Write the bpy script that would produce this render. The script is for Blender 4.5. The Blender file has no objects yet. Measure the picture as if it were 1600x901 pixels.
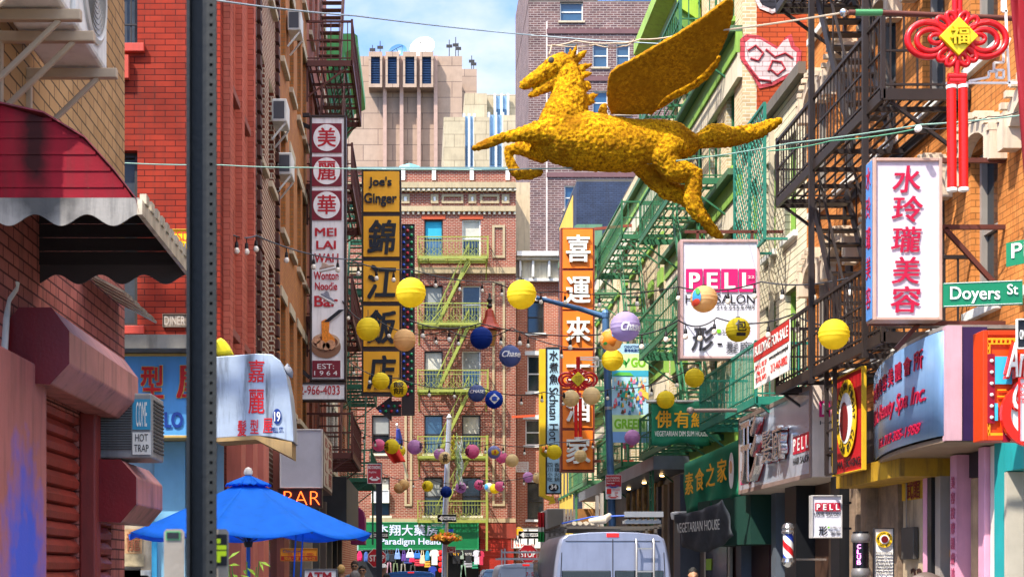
import bpy, bmesh, math, random
from mathutils import Vector as V, Matrix
R = math.radians
rnd = random.Random(7)
C = bpy.context.scene.collection
SC = bpy.context.scene
# ---------------------------------------------------------------- camera, sky, sun, exposure
F, VX, HY, CH = 2310.0, 660.0, 890.0, 1.7          # focal length and vanishing point of the street (1600 px frame)
cam = bpy.data.cameras.new('camera'); co = bpy.data.objects.new('camera', cam); C.objects.link(co)
co.location = (0, 0, CH); co.rotation_euler = (R(90), 0, 0)
cam.sensor_width = 36; cam.lens = F/1600*36; cam.shift_x = (800-VX)/1600; cam.shift_y = (HY-450.5)/1600
cam.clip_start = .1; cam.clip_end = 2000
cam.dof.use_dof = True; cam.dof.focus_distance = 26; cam.dof.aperture_fstop = 9
SC.camera = co
SUN = V((-.43, -.42, .80)).normalized()             # towards the sun
w = bpy.data.worlds.new('World'); SC.world = w; w.use_nodes = True
nt = w.node_tree; nt.nodes.clear()
wo = nt.nodes.new('ShaderNodeOutputWorld'); wb = nt.nodes.new('ShaderNodeBackground'); wb.inputs[1].default_value = .15
sky = nt.nodes.new('ShaderNodeTexSky'); sky.sky_type = 'NISHITA'; sky.sun_disc = False
sky.sun_elevation = math.asin(SUN.z); sky.sun_rotation = math.atan2(SUN.x, SUN.y); sky.dust_density = .6; sky.ozone_density = 2.5
tc = nt.nodes.new('ShaderNodeTexCoord'); mp = nt.nodes.new('ShaderNodeMapping'); mp.inputs['Scale'].default_value = (3.2, 3.2, 6.5); mp.inputs['Location'].default_value = (.35, 0, .2)
nz = nt.nodes.new('ShaderNodeTexNoise'); nz.inputs['Scale'].default_value = 1.5; nz.inputs['Detail'].default_value = 9; nz.inputs['Roughness'].default_value = .55
cr = nt.nodes.new('ShaderNodeValToRGB'); cr.color_ramp.elements[0].position = .42; cr.color_ramp.elements[1].position = .66
mx = nt.nodes.new('ShaderNodeMix'); mx.data_type = 'RGBA'; mx.inputs[7].default_value = (3, 3, 3, 1)
L = nt.links.new
def wn(t): return nt.nodes.new(t)
sz = wn('ShaderNodeSeparateXYZ'); L(tc.outputs['Generated'], sz.inputs[0])
hi = wn('ShaderNodeMapRange'); L(sz.outputs[2], hi.inputs[0])              # clouds thickened and brightened overhead, out of view, to fill the shade
for i_, v_ in ((1,.42),(2,.8),(3,0),(4,1)): hi.inputs[i_].default_value = v_
ad = wn('ShaderNodeMath'); ad.operation = 'MULTIPLY_ADD'; ad.inputs[1].default_value = .16; L(hi.outputs[0], ad.inputs[0]); L(nz.outputs[0], ad.inputs[2])
cm = wn('ShaderNodeMix'); cm.data_type = 'RGBA'; cm.inputs[6].default_value = (2.0, 2.1, 2.2, 1); cm.inputs[7].default_value = (9.5, 9.6, 9.8, 1); L(hi.outputs[0], cm.inputs[0]); L(cm.outputs[2], mx.inputs[7])
tn = wn('ShaderNodeMix'); tn.data_type = 'RGBA'; tn.blend_type = 'MULTIPLY'; tn.inputs[0].default_value = 1; tn.inputs[7].default_value = (.24, .47, .80, 1); L(sky.outputs[0], tn.inputs[6])
L(tc.outputs['Generated'], mp.inputs[0]); L(mp.outputs[0], nz.inputs['Vector']); L(ad.outputs[0], cr.inputs[0]); L(cr.outputs[0], mx.inputs[0])
L(tn.outputs[2], mx.inputs[6]); L(mx.outputs[2], wb.inputs[0]); L(wb.outputs[0], wo.inputs[0])
sl = bpy.data.lights.new('sun', 'SUN'); sl.energy = 2.4; sl.angle = R(.5); sl.color = (1, .93, .82)
so = bpy.data.objects.new('sun', sl); C.objects.link(so); so.location = (-20, -10, 40); so.rotation_euler = SUN.to_track_quat('Z', 'Y').to_euler()
SC.view_settings.view_transform = 'Standard'; SC.view_settings.look = 'None'; SC.view_settings.exposure = 1.84
SC.cycles.max_bounces = 6; SC.cycles.diffuse_bounces = 4
try: SC.cycles.use_denoising = True
except Exception: pass

# ---------------------------------------------------------------- helpers
def P(px, py, Y): return V(((px-VX)*Y/F, Y, CH+(HY-py)*Y/F))
def PX(px, Y): return (px-VX)*Y/F
def PZ(py, Y): return CH+(HY-py)*Y/F
def WY(px, X): return X*F/(px-VX)                   # distance at which a wall plane x = X shows at column px
X1, Y1, Z1 = V((1,0,0)), V((0,1,0)), V((0,0,1))
W = {}
def hexc(h):
    h = h.lstrip('#'); c = [int(h[i:i+2],16)/255 for i in (0,2,4)]
    return tuple(x/12.92 if x <= .04045 else ((x+.055)/1.055)**2.4 for x in c)
def N(nt, t, **k):
    n = nt.nodes.new(t)
    for a, b in k.items(): n.inputs[a.replace('_', ' ')].default_value = b
    return n
def base(name, rough, metal, spec):
    m = bpy.data.materials.new(name); m.use_nodes = True; nt = m.node_tree; b = nt.nodes['Principled BSDF']
    b.inputs['Roughness'].default_value = rough; b.inputs['Metallic'].default_value = metal; b.inputs['Specular IOR Level'].default_value = spec
    return m, nt, b
def mixc(nt, f, a, b, mode='MIX'):
    n = nt.nodes.new('ShaderNodeMix'); n.data_type = 'RGBA'; n.blend_type = mode
    for s, x in ((0, f), (6, a), (7, b)):
        if isinstance(x, (int, float)): n.inputs[s].default_value = x
        elif isinstance(x, tuple): n.inputs[s].default_value = (*x[:3], 1)
        else: nt.links.new(x, n.inputs[s])
    return n.outputs[2]
def ramp(nt, f, a, b):
    n = nt.nodes.new('ShaderNodeMapRange'); n.inputs[1].default_value = a; n.inputs[2].default_value = b; nt.links.new(f, n.inputs[0]); return n.outputs[0]
def wear(nt, b, col, var, sc, bump, bsc, dirt, dcol=(.03,.025,.02)):
    """weathering shared by every material: broad tone changes, rain streaks, fine relief"""
    g = nt.nodes.new('ShaderNodeNewGeometry'); pos = g.outputs['Position']
    n1 = N(nt, 'ShaderNodeTexNoise', Scale=sc, Detail=7., Roughness=.6); nt.links.new(pos, n1.inputs['Vector'])
    f = ramp(nt, n1.outputs[0], .3, .7)
    c = mixc(nt, f, mixc(nt, 1., col, (1-var,)*3, 'MULTIPLY'), mixc(nt, 1., col, (1+var*.8,)*3, 'MULTIPLY'))
    if dirt:
        mpn = nt.nodes.new('ShaderNodeMapping'); mpn.inputs['Scale'].default_value = (5, 5, .5); nt.links.new(pos, mpn.inputs[0])
        n2 = N(nt, 'ShaderNodeTexNoise', Scale=1.6, Detail=8., Roughness=.65); nt.links.new(mpn.outputs[0], n2.inputs['Vector'])
        d = nt.nodes.new('ShaderNodeMath'); d.operation = 'MULTIPLY'; nt.links.new(ramp(nt, n2.outputs[0], .5, .72), d.inputs[0]); d.inputs[1].default_value = dirt
        c = mixc(nt, d.outputs[0], c, dcol)
    nt.links.new(c, b.inputs['Base Color'])
    if bump:
        n3 = N(nt, 'ShaderNodeTexNoise', Scale=bsc, Detail=4.); nt.links.new(pos, n3.inputs['Vector'])
        bp = nt.nodes.new('ShaderNodeBump'); bp.inputs['Strength'].default_value = bump; bp.inputs['Distance'].default_value = .02
        nt.links.new(n3.outputs[0], bp.inputs['Height']); nt.links.new(bp.outputs[0], b.inputs['Normal'])
    return c
MC = {}
def M(c, rough=.55, metal=0, var=.12, sc=2.5, bump=.08, bsc=45, dirt=0, spec=.4, emit=0):
    k = (c, rough, metal, var, sc, bump, bsc, dirt, spec, emit)
    if k in MC: return MC[k]
    col = hexc(c) if isinstance(c, str) else c
    m, nt, b = base('paint_'+(c if isinstance(c, str) else 'mix'), rough, metal, spec)
    wear(nt, b, col, var, sc, bump, bsc, dirt)
    if emit: b.inputs['Emission Color'].default_value = (*col, 1); b.inputs['Emission Strength'].default_value = emit
    MC[k] = m; return m
def spray(c, spot, r, c2, f=1., **k):
    """a paint with one soft-edged stain or spray mark of its own on it"""
    m = M(c, **k).copy(); nt = m.node_tree; b = nt.nodes['Principled BSDF']; g = nt.nodes.new('ShaderNodeNewGeometry'); d = nt.nodes.new('ShaderNodeVectorMath'); d.operation = 'SUBTRACT'
    nt.links.new(g.outputs['Position'], d.inputs[0]); d.inputs[1].default_value = spot; q = nt.nodes.new('ShaderNodeVectorMath'); q.operation = 'DIVIDE'; nt.links.new(d.outputs[0], q.inputs[0]); q.inputs[1].default_value = r
    l = nt.nodes.new('ShaderNodeVectorMath'); l.operation = 'LENGTH'; nt.links.new(q.outputs[0], l.inputs[0]); n1 = N(nt, 'ShaderNodeTexNoise', Scale=7., Detail=6.); nt.links.new(g.outputs['Position'], n1.inputs['Vector'])
    a = nt.nodes.new('ShaderNodeMath'); a.operation = 'MULTIPLY_ADD'; a.inputs[1].default_value = 1.3; nt.links.new(n1.outputs[0], a.inputs[0]); nt.links.new(l.outputs['Value'], a.inputs[2])
    src = b.inputs['Base Color'].links[0].from_socket; fac = nt.nodes.new('ShaderNodeMapRange'); nt.links.new(a.outputs[0], fac.inputs[0])
    for i, v in ((1,1.9),(2,1.05),(3,0),(4,f)): fac.inputs[i].default_value = v
    nt.links.new(mixc(nt, fac.outputs[0], src, hexc(c2)), b.inputs['Base Color']); return m
def brick(name, c1, c2, mortar, bw=.215, rh=.075, ms=.009, var=.25, dirt=.35, bump=.5, sq=None):
    m, nt, b = base(name, .85, 0, .2)
    g = nt.nodes.new('ShaderNodeNewGeometry'); sp = nt.nodes.new('ShaderNodeSeparateXYZ'); sn = nt.nodes.new('ShaderNodeSeparateXYZ')
    nt.links.new(g.outputs['Position'], sp.inputs[0]); nt.links.new(g.outputs['True Normal'], sn.inputs[0])
    def mt(op, a, c=None):
        n = nt.nodes.new('ShaderNodeMath'); n.operation = op; nt.links.new(a, n.inputs[0])
        if c is not None: nt.links.new(c, n.inputs[1])
        return n.outputs[0]
    u = mt('ADD', mt('MULTIPLY', sp.outputs[0], mt('ABSOLUTE', sn.outputs[1])), mt('MULTIPLY', sp.outputs[1], mt('ABSOLUTE', sn.outputs[0])))
    cb = nt.nodes.new('ShaderNodeCombineXYZ'); nt.links.new(u, cb.inputs[0]); nt.links.new(sp.outputs[2], cb.inputs[1])
    t = nt.nodes.new('ShaderNodeTexBrick'); nt.links.new(cb.outputs[0], t.inputs['Vector'])
    for k, v in (('Scale',1.), ('Mortar Size',ms), ('Mortar Smooth',.2), ('Bias',0.), ('Brick Width',bw), ('Row Height',rh)): t.inputs[k].default_value = v
    t.inputs['Color1'].default_value = (*hexc(c1),1); t.inputs['Color2'].default_value = (*hexc(c2),1); t.inputs['Mortar'].default_value = (*hexc(mortar),1)
    wear(nt, b, t.outputs[0], var, 1.1, 0, 0, dirt)
    bp = nt.nodes.new('ShaderNodeBump'); bp.inputs['Strength'].default_value = bump; bp.inputs['Distance'].default_value = .01; bp.invert = True
    nt.links.new(t.outputs['Fac'], bp.inputs['Height']); nt.links.new(bp.outputs[0], b.inputs['Normal'])
    return m
class MB:
    def __init__(s): s.v = []; s.f = []; s.m = []; s.k = 0
    def add(s, vs, fs):
        o = len(s.v); s.v += [V(v) for v in vs]; s.f += [tuple(o+i for i in f) for f in fs]; s.m += [s.k]*len(fs); return s
    def obox(s, c, a, b, d):                          # centre and three half axes
        c, a, b, d = V(c), V(a), V(b), V(d)
        return s.add([c+i*a+j*b+k*d for i in (-1,1) for j in (-1,1) for k in (-1,1)], [(0,1,3,2),(4,6,7,5),(0,4,5,1),(2,3,7,6),(0,2,6,4),(1,5,7,3)])
    def box(s, a, b):
        a, b = V(a), V(b); h = (b-a)/2
        return s.obox((a+b)/2, (h.x,0,0), (0,h.y,0), (0,0,h.z))
    def bar(s, p, q, w=.03, h=None, up=None):
        p, q = V(p), V(q); d = q-p; l = d.length
        if l < 1e-6: return s
        d /= l; up = V(up) if up else (Z1 if abs(d.z) < .95 else Y1)
        x = d.cross(up).normalized(); y = x.cross(d)
        return s.obox((p+q)/2, d*l/2, x*w/2, y*(h or w)/2)
    def tube(s, pts, r, n=8, cap=True):
        pts = [V(p) for p in pts]; o = len(s.v); fs = []; vs = []; px = None
        for i, p in enumerate(pts):
            d = (pts[min(i+1, len(pts)-1)]-pts[max(i-1, 0)]).normalized()
            x = (px - d*px.dot(d)) if px else d.cross(Z1 if abs(d.z) < .9 else X1)
            x = x.normalized(); px = x; y = d.cross(x); rr = r[i] if isinstance(r, (list, tuple)) else r
            vs += [p+(x*math.cos(6.2832*k/n)+y*math.sin(6.2832*k/n))*rr for k in range(n)]
        for i in range(len(pts)-1):
            for k in range(n): fs.append((i*n+k, i*n+(k+1)%n, (i+1)*n+(k+1)%n, (i+1)*n+k))
        if cap: fs += [tuple(range(n)), tuple(range((len(pts)-1)*n, len(pts)*n))]
        return s.add(vs, fs)
    def prism(s, poly, ext):                          # polygon of points pushed along ext
        poly = [V(p) for p in poly]; n = len(poly); e = V(ext)
        return s.add(poly+[p+e for p in poly], [tuple(range(n)), tuple(range(2*n-1, n-1, -1))]+[(i,(i+1)%n,n+(i+1)%n,n+i) for i in range(n)])
    def lathe(s, c, prof, n=20, ax=Z1, x=X1):
        c = V(c); ax = V(ax); x = V(x); y = ax.cross(x); vs = []
        for r, h in prof: vs += [c+ax*h+(x*math.cos(6.2832*k/n)+y*math.sin(6.2832*k/n))*r for k in range(n)]
        m = len(prof); fs = [(i*n+k, i*n+(k+1)%n, (i+1)*n+(k+1)%n, (i+1)*n+k) for i in range(m-1) for k in range(n)]
        fs += [tuple(range(n)), tuple(range((m-1)*n, m*n))]
        return s.add(vs, fs)
    def grid(s, fn, nu, nv):
        return s.add([fn(i/nu, j/nv) for i in range(nu+1) for j in range(nv+1)], [(i*(nv+1)+j, (i+1)*(nv+1)+j, (i+1)*(nv+1)+j+1, i*(nv+1)+j+1) for i in range(nu) for j in range(nv)])
    def build(s, name, mat, parent=None, bev=0, smooth=False, solid=0):
        if not s.v: return None
        me = bpy.data.meshes.new(name); o = bpy.data.objects.new(name, me); C.objects.link(o)
        if parent is None:
            lo = V([min(v[i] for v in s.v) for i in range(3)]); hi = V([max(v[i] for v in s.v) for i in range(3)]); og = V(((lo.x+hi.x)/2, (lo.y+hi.y)/2, lo.z)); o.location = og
        else: og = W[parent.name]; o.parent = parent
        W[o.name] = og
        me.from_pydata([v-og for v in s.v], [], s.f)
        for m in (mat if isinstance(mat, (list, tuple)) else [mat]): me.materials.append(m)
        if any(s.m): me.polygons.foreach_set('material_index', s.m)
        bm = bmesh.new(); bm.from_mesh(me); bmesh.ops.recalc_face_normals(bm, faces=bm.faces); bm.to_mesh(me); bm.free()
        if smooth:
            for p in me.polygons: p.use_smooth = True
            me.set_sharp_from_angle(angle=R(40))
        if solid: md = o.modifiers.new('s', 'SOLIDIFY'); md.thickness = solid; md.offset = 0
        if bev: md = o.modifiers.new('b', 'BEVEL'); md.width = bev; md.segments = 2; md.limit_method = 'ANGLE'; md.angle_limit = R(40)
        return o
def tag(o, label, cat, group=None):
    o['label'] = label; o['category'] = cat
    if group: o['group'] = group
    return o
def thing(name, label, cat, loc, group=None):
    o = bpy.data.objects.new(name, None); C.objects.link(o); o.location = loc; W[o.name] = V(loc); o.empty_display_size = .1
    return tag(o, label, cat, group)
def struct(o): o['kind'] = 'structure'; return o
# frames: O bottom-left corner of a flat panel, u right, v up, n towards the viewer of that panel
def FR(x0, y0, x1, y1, Y): a = P(x0, y1, Y); return (a, X1, Z1, -Y1, (x1-x0)*Y/F, (y1-y0)*Y/F)
def RW(X, Ya, Yb, z0, z1): return (V((X, max(Ya,Yb), z0)), -Y1, Z1, -X1, abs(Yb-Ya), z1-z0)     # panel on the right side, seen from the street
def LW(X, Ya, Yb, z0, z1): return (V((X, min(Ya,Yb), z0)), Y1, Z1, X1, abs(Yb-Ya), z1-z0)      # panel on the left side
FONT = bpy.data.curves.new('lettering', 'FONT'); FO = bpy.data.objects.new('lettering', FONT)
def TF(par, fr, s, x0, y0, x1, y1, mat, t=.004, bold=0, shear=0, off=.002, name='lettering', keep=False):
    """raised lettering fitted to a rectangle given as fractions of the panel (y from the top)"""
    O, u, v, n, w, h = fr
    cjk = any(ord(c) > 0x2e80 for c in s)
    FONT.body = s; FONT.extrude = .5; FONT.resolution_u = 3; FONT.offset = min(bold, 0); FONT.shear = shear; FONT.align_x = 'CENTER'
    me = bpy.data.meshes.new_from_object(FO)
    if not me.vertices: return
    if bold > 0:                                  # heavy brush strokes: the glyph repeated a hair apart
        vs = [v.co.copy() for v in me.vertices]; fs = [tuple(q.vertices) for q in me.polygons]; b_ = bold*(.62 if cjk else .8); V2 = []; F2 = []
        for i, (dx, dy) in enumerate(((0,0),(b_,b_*.6),(-b_,-b_*.6),(b_,-b_*.6),(-b_,b_*.6))): F2 += [tuple(len(V2)+j for j in q) for q in fs]; V2 += [V((c.x+dx, c.y+dy, c.z+.03*i)) for c in vs]
        me = bpy.data.meshes.new('lettering'); me.from_pydata(V2, [], F2)
    xs = [a.co.x for a in me.vertices]; ys = [a.co.y for a in me.vertices]; ax, bx, ay, by = min(xs), max(xs), min(ys), max(ys)
    if par: og = W[par.name]
    Wd, Hd = (x1-x0)*w, (y1-y0)*h; sx, sy = Wd/(bx-ax), Hd/(by-ay)
    if keep: sx = sy = min(sx, sy)
    cx, cy = (x0+x1)/2*w, (1-(y0+y1)/2)*h
    for a in me.vertices:
        a.co = O+u*(cx+(a.co.x-(ax+bx)/2)*sx)+v*(cy+(a.co.y-(ay+by)/2)*sy)+n*(off+(a.co.z+.5)*t)-og
    o = bpy.data.objects.new(name, me); C.objects.link(o); o.parent = par; W[o.name] = og; me.materials.clear(); me.materials.append(mat)
    return o
def T(par, s, x0, y0, x1, y1, Y, mat, **k): return TF(par, FR(x0, y0, x1, y1, Y), s, 0, 0, 1, 1, mat, **k)
def fpt(fr, x, y, o=0): return fr[0]+fr[1]*(x*fr[4])+fr[2]*((1-y)*fr[5])+fr[3]*o
def patch(par, fr, x0, y0, x1, y1, mat, name='panel', t=.008, off=.002):
    a, b = fpt(fr, x0, y1, off), fpt(fr, x1, y0, off); u, v, n = fr[1:4]
    return MB().obox((a+b)/2+n*t/2, u*((x1-x0)*fr[4]/2), v*((y1-y0)*fr[5]/2), n*t/2).build(name, mat, par)
def poly(par, fr, pts, mat, name='emblem', t=.008, off=.004):
    return MB().prism([fpt(fr, x, y, off) for x, y in pts], fr[3]*t).build(name, mat, par)
def disc(par, fr, cx, cy, r, mat, name='emblem', t=.008, off=.004, ry=None, r0=0):
    """round patch; radius in metres"""
    c = fpt(fr, cx, cy, off); ry = ry or r; u, v, n = fr[1:4]
    ps = [c+u*(r*math.cos(k*.19635))+v*(ry*math.sin(k*.19635)) for k in range(32)]
    if not r0: return MB().prism(ps, n*t).build(name, mat, par)
    q = r0/r; m = MB()
    for k in range(32):
        a, b = ps[k], ps[(k+1)%32]; m.prism([a, b, c+(b-c)*q, c+(a-c)*q], n*t)
    return m.build(name, mat, par)
def sign(name, label, cat, fr, face, frame, t=.18, b=.04, group=None, lip=.015):
    O, u, v, n, w, h = fr
    r = thing(name, label, cat, O+u*w/2-n*t/2, group)
    MB().obox(O+u*w/2+v*h/2-n*(t/2+.006), u*(w/2-.004), v*(h/2-.004), n*(t/2-.006)).build('face', face, r)
    m = MB(); d = (t+lip)/2; c = n*(-t/2+lip/2)
    m.obox(O+u*b/2+v*h/2+c, u*b/2, v*h/2, n*d); m.obox(O+u*(w-b/2)+v*h/2+c, u*b/2, v*h/2, n*d)
    m.obox(O+u*w/2+v*b/2+c, u*(w/2-b-.001), v*b/2, n*d); m.obox(O+u*w/2+v*(h-b/2)+c, u*(w/2-b-.001), v*b/2, n*d)
    m.build('frame', frame, r, bev=.006)
    return r
GLASS = M('1b242c', .08, 0, .3, .7, .02, 4, spec=.8); GLASSB = M('31506a', .07, 0, .35, .6, .02, 3, spec=.9); CURT = M('b9b6a8', .9, 0, .2, 3)
WHITE = M('dcdad2', .5, dirt=.25); DARKF = M('2e2a28', .5); STONE = M('b9a88f', .8, dirt=.4); IRON = M('2b2523', .5, .2, .25, dirt=.2)
def window(par, O, u, n, w, h, frame=DARKF, pane=GLASS, sill=STONE, rec=.14, lintel=None, bars=False, curtain=None):
    """sash window set back in its opening: frame > pane, curtain; sill and lintel sit proud of the wall"""
    v = Z1; b = .06; m = MB(); c = O-n*rec
    for a in (b/2, w-b/2): m.obox(c+u*a+v*h/2, u*b/2, v*h/2, n*.035)
    for a, q in ((b/2, 0), (h-b/2, 0), (h*.5, .02)): m.obox(c+u*w/2+v*a-n*q, u*(w/2-b), v*b/2, n*.03)
    f = m.build('window', frame, par)
    MB().obox(c+u*w/2+v*h/2-n*.045, u*(w/2-.004), v*(h/2-.004), n*.008).build('pane', pane, f)
    if curtain: MB().obox(c+u*w/2+v*(h*.72)-n*.034, u*(w/2-b), v*h*.24, n*.002).build('blind', curtain, f)
    if bars:
        q = MB()
        for k in range(5): q.bar(c+u*(w*(k+.5)/5)+n*.09+v*.02, c+u*(w*(k+.5)/5)+n*.09+v*(h*.97), .018)
        for k in (.15, .5, .85): q.bar(c+u*.02+n*.1+v*h*k, c+u*(w-.02)+n*.1+v*h*k, .02)
        q.build('window_bars', IRON, f)
    if sill: MB().obox(O+u*w/2-v*.06+n*.02, u*(w/2+.1), v*.055, n*.06).build('sill', sill, f, bev=.008)
    if lintel: MB().obox(O+u*w/2+v*(h+.11)+n*.003, u*(w/2+.12), v*.1, n*.03).build('lintel', lintel, f, bev=.006)
    return f
def wallgrid(par, O, u, n, w, h, ops, mat, th=.28, name='wall'):
    """one storeyed wall with real openings (reveals included)"""
    us = sorted({0, w, *[o[0] for o in ops], *[o[0]+o[2] for o in ops]}); vs = sorted({0, h, *[o[1] for o in ops], *[o[1]+o[3] for o in ops]}); m = MB()
    def inside(a, b): return any(o[0] < a < o[0]+o[2] and o[1] < b < o[1]+o[3] for o in ops)
    for i in range(len(us)-1):
        for j in range(len(vs)-1):
            if not inside((us[i]+us[i+1])/2, (vs[j]+vs[j+1])/2):
                m.add([O+u*a+Z1*b for a, b in ((us[i],vs[j]),(us[i+1],vs[j]),(us[i+1],vs[j+1]),(us[i],vs[j+1]))], [(0,1,2,3)])
    for o in ops:
        q = [O+u*a+Z1*b for a, b in ((o[0],o[1]),(o[0]+o[2],o[1]),(o[0]+o[2],o[1]+o[3]),(o[0],o[1]+o[3]))]
        for k in range(4): m.add([q[k], q[(k+1)%4], q[(k+1)%4]-n*th, q[k]-n*th], [(0,1,2,3)])
    for a in (0, w): m.add([O+u*a, O+u*a+Z1*h, O+u*a+Z1*h-n*th, O+u*a-n*th], [(0,1,2,3)])
    m.add([O+Z1*h, O+u*w+Z1*h, O+u*w+Z1*h-n*th, O+Z1*h-n*th], [(0,1,2,3)])
    return m.build(name, mat, par)
def building(name, label, O, u, n, w, h, depth, mat, ops, z0=0, side=None, roof=None, wk={}, th=.28, deco=True):
    """ops: (u0, z, width, height[, window keywords])"""
    O = V(O); r = thing(name, label, 'building', O+u*w/2-n*depth/2-Z1*O.z)
    b = O+Z1*z0; wl = [(o[0], o[1]-z0, o[2], o[3]) for o in ops]
    wallgrid(r, b, u, n, w, h-z0, wl, mat, th)
    MB().obox(O+u*w/2-n*(th+.001+(depth-th)/2)+Z1*h/2, u*(w/2), n*((depth-th)/2), Z1*(h/2-.01)).build('side_wall', side or mat, r)
    for o in ops:
        k = dict(wk); k.update(o[4] if len(o) > 4 else {})
        if k.pop('skip', 0): continue
        window(r, O+u*o[0]+Z1*o[1], u, n, o[2], o[3], **k)
    MB().obox(O+u*w/2-n*(depth/2)+Z1*(h+.05), u*(w/2-.02), n*(depth/2-.02), Z1*.055).build('roof', roof or M('55504a', .9), r)
    return r
def dup(o, loc, parent=None):
    c = o.copy(); C.objects.link(c)
    if parent: c.parent = parent
    else: c.location = loc
    W[c.name] = V(loc)
    for ch in [x for x in bpy.data.objects if x.parent is o]: dup(ch, loc, c)
    return c
# ---------------------------------------------------------------- the ground
ASPH = M('3d3c3b', .85, 0, .25, 1.2, .4, 60, dirt=.2); CONC = M('8f8b84', .85, 0, .2, 1, .2, 50, dirt=.2)
struct(MB().box((-400,-60,-.6), (400,700,-.02)).build('ground', M('55524c', .9, 0, .2, .3)))
struct(MB().box((-2.0,-30,-.1), (4.3,66,.0)).build('road', ASPH))
struct(MB().box((-80,66.01,-.1), (80,69.2,.0)).build('cross_road', ASPH))
struct(MB().box((-3.2,-30,-.09), (-2.001,60,.14)).build('pavement', CONC, bev=.02))
struct(MB().box((4.301,-30,-.09), (7.2,62,.14)).build('pavement', CONC, bev=.02))
struct(MB().box((-40,69.21,-.09), (40,70.5,.14)).build('pavement', CONC, bev=.02))
mk = MB()
for y in range(14, 64, 4): mk.box((1.55,y,.004), (1.65,y+2,.008))
struct(mk.build('lane_marking', M('c9b23a', .8, dirt=.3)))
# ---------------------------------------------------------------- bricks
B_RED = brick('painted_red_brick', '8c2c1b', '7a2416', '4a110c', .27, .078, .006, .35, .35, .6); B_RED2 = brick('shade_lifted_red_brick', 'bd6450', 'b25845', '8f4436', .27, .078, .006, .2, .2, .4)  # second red is a lighter copy: brighter shade of the street front put in
B_BROWN = brick('brown_brick', '7d3c2a', '6b3325', 'c9b9a0', .215, .085, .014, .2, .2, .4)
B_ORL = brick('ochre_brick', 'b5713a', 'a8653a', '8a6a48', .215, .075, .008, .2, .3)
B_PINK = brick('rose_brick', 'a95f4c', '9c5546', '8a6a5a', .215, .075, .008, .2, .3)
B_TAN = brick('tan_brick', 'b08a5e', 'a27c50', '54412e', .3, .11, .008, .15, .2)
B_PNK2 = brick('pink_painted_brick', 'ab6458', '98554a', '4f2622', .25, .09, .008, .35, .55)
B_MOTT = brick('mott_brick', '8c3b2a', '742d21', 'a08877', .215, .078, .014, .22, .25, .3)
B_MOT2 = brick('orange_red_brick', 'b25a3c', 'a04d34', 'bfa28c', .215, .078, .012, .2, .2, .3)
B_PURP = brick('plum_brick', '6c4e4a', '523a3e', '94857f', .4, .13, .022, .3, .15, .3)
B_ORA = brick('orange_painted_brick', 'cc8344', 'bf763a', '96602e', .215, .075, .007, .32, .5, .5)
B_GRAF = brick('burnt_orange_brick', 'b9502a', 'ab4826', '7c3018', .3, .1, .009, .15, .2, .6)
B_CREAM = brick('cream_brick', 'd2bf98', 'b99f78', 'd8ceb8', .215, .075, .01, .15, .25)
SIDING = brick('cream_siding', 'ded4b8', 'd8cdb0', '7d745c', 60, .13, .008, .12, .3, .9)
GRAN = brick('pink_granite', 'a8917f', 'a08876', '76645a', 3.0, 1.6, .04, .12, .12, .1)
LIME = brick('limestone_blocks', 'b5a68a', 'ac9c80', '857962', 1.8, 1.1, .03, .15, .25, .1)
GREENF = M('2f6b48', .5, dirt=.3); GREEND = M('1f5a45', .5, dirt=.25); GRB = M('86b04a', .6, dirt=.3); BLACKI = M('2e2624', .45, .1, .25, dirt=.25); RUST = M('5e3026', .55, .1, .2, dirt=.2)
YELG = M('8c9440', .5, dirt=.2); CREAMP = M('d8cdb4', .6, dirt=.35)
wkL = dict(frame=DARKF, pane=GLASS, sill=M('8c4a3c', .8, dirt=.3))
# ---------------------------------------------------------------- left side of the street
O = V((-2.8, 8.4, 0))
b = building('corner_building', 'low tan brick corner building with pink painted lower wall, roller shutters and steel awning', O, Y1, X1, 5.5, 8.3, 6, B_TAN,
  [(2.2, 5.9, .8, 1.4, dict(frame=WHITE, sill=B_TAN))], z0=4.75, side=B_TAN)
wallgrid(b, O, Y1, X1, 5.5, 4.74, [(2.05, 0, 1.6, 2.9), (3.85, 0, 1.05, 2.15)], B_PNK2, .22, 'lower_wall')
MB().box((-2.8,9.0,0), (-2.62,10.32,3.1)).build('pier', spray('a8625a', (-2.62,9.75,1.75), (.5,.5,.7), '2a55c8', .9, rough=.6, dirt=.5), b, bev=.02)
MB().box((-2.8,12.05,0), (-2.66,12.24,3.0)).build('pier', M('7c2a24', .6, dirt=.4), b, bev=.02)
SHUT = M('93382a', .5, .15, .45, 1.5, .15, 30, dirt=.45)
for y0, y1, z1 in ((10.46,12.04,2.9), (12.26,13.29,2.14)):
    m = MB(); k = 0; z = 0
    while z < z1:
        m.prism([(-2.86,y0,z), (-2.80,y0,z+.02), (-2.79,y0,z+.07), (-2.83,y0,z+.125), (-2.88,y0,z+.125)], (0,y1-y0,0)); z += .13
    s = m.build('roller_shutter', SHUT, b)
    q = MB(); 
    for k in range(5): yy = y0+.2+rnd.random()*(y1-y0-.5); zz = .9+.26*k*.5; q.box((-2.797,yy,zz), (-2.785,yy+.12+rnd.random()*.2,zz+.05))
    q.build('paint_mark', M('2b57c8', .6), s)
DRED = M('6d0f14', .4, 0, .15, dirt=.2); PINKM = M('ad7068', .5, 0, .25, dirt=.75)
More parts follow.
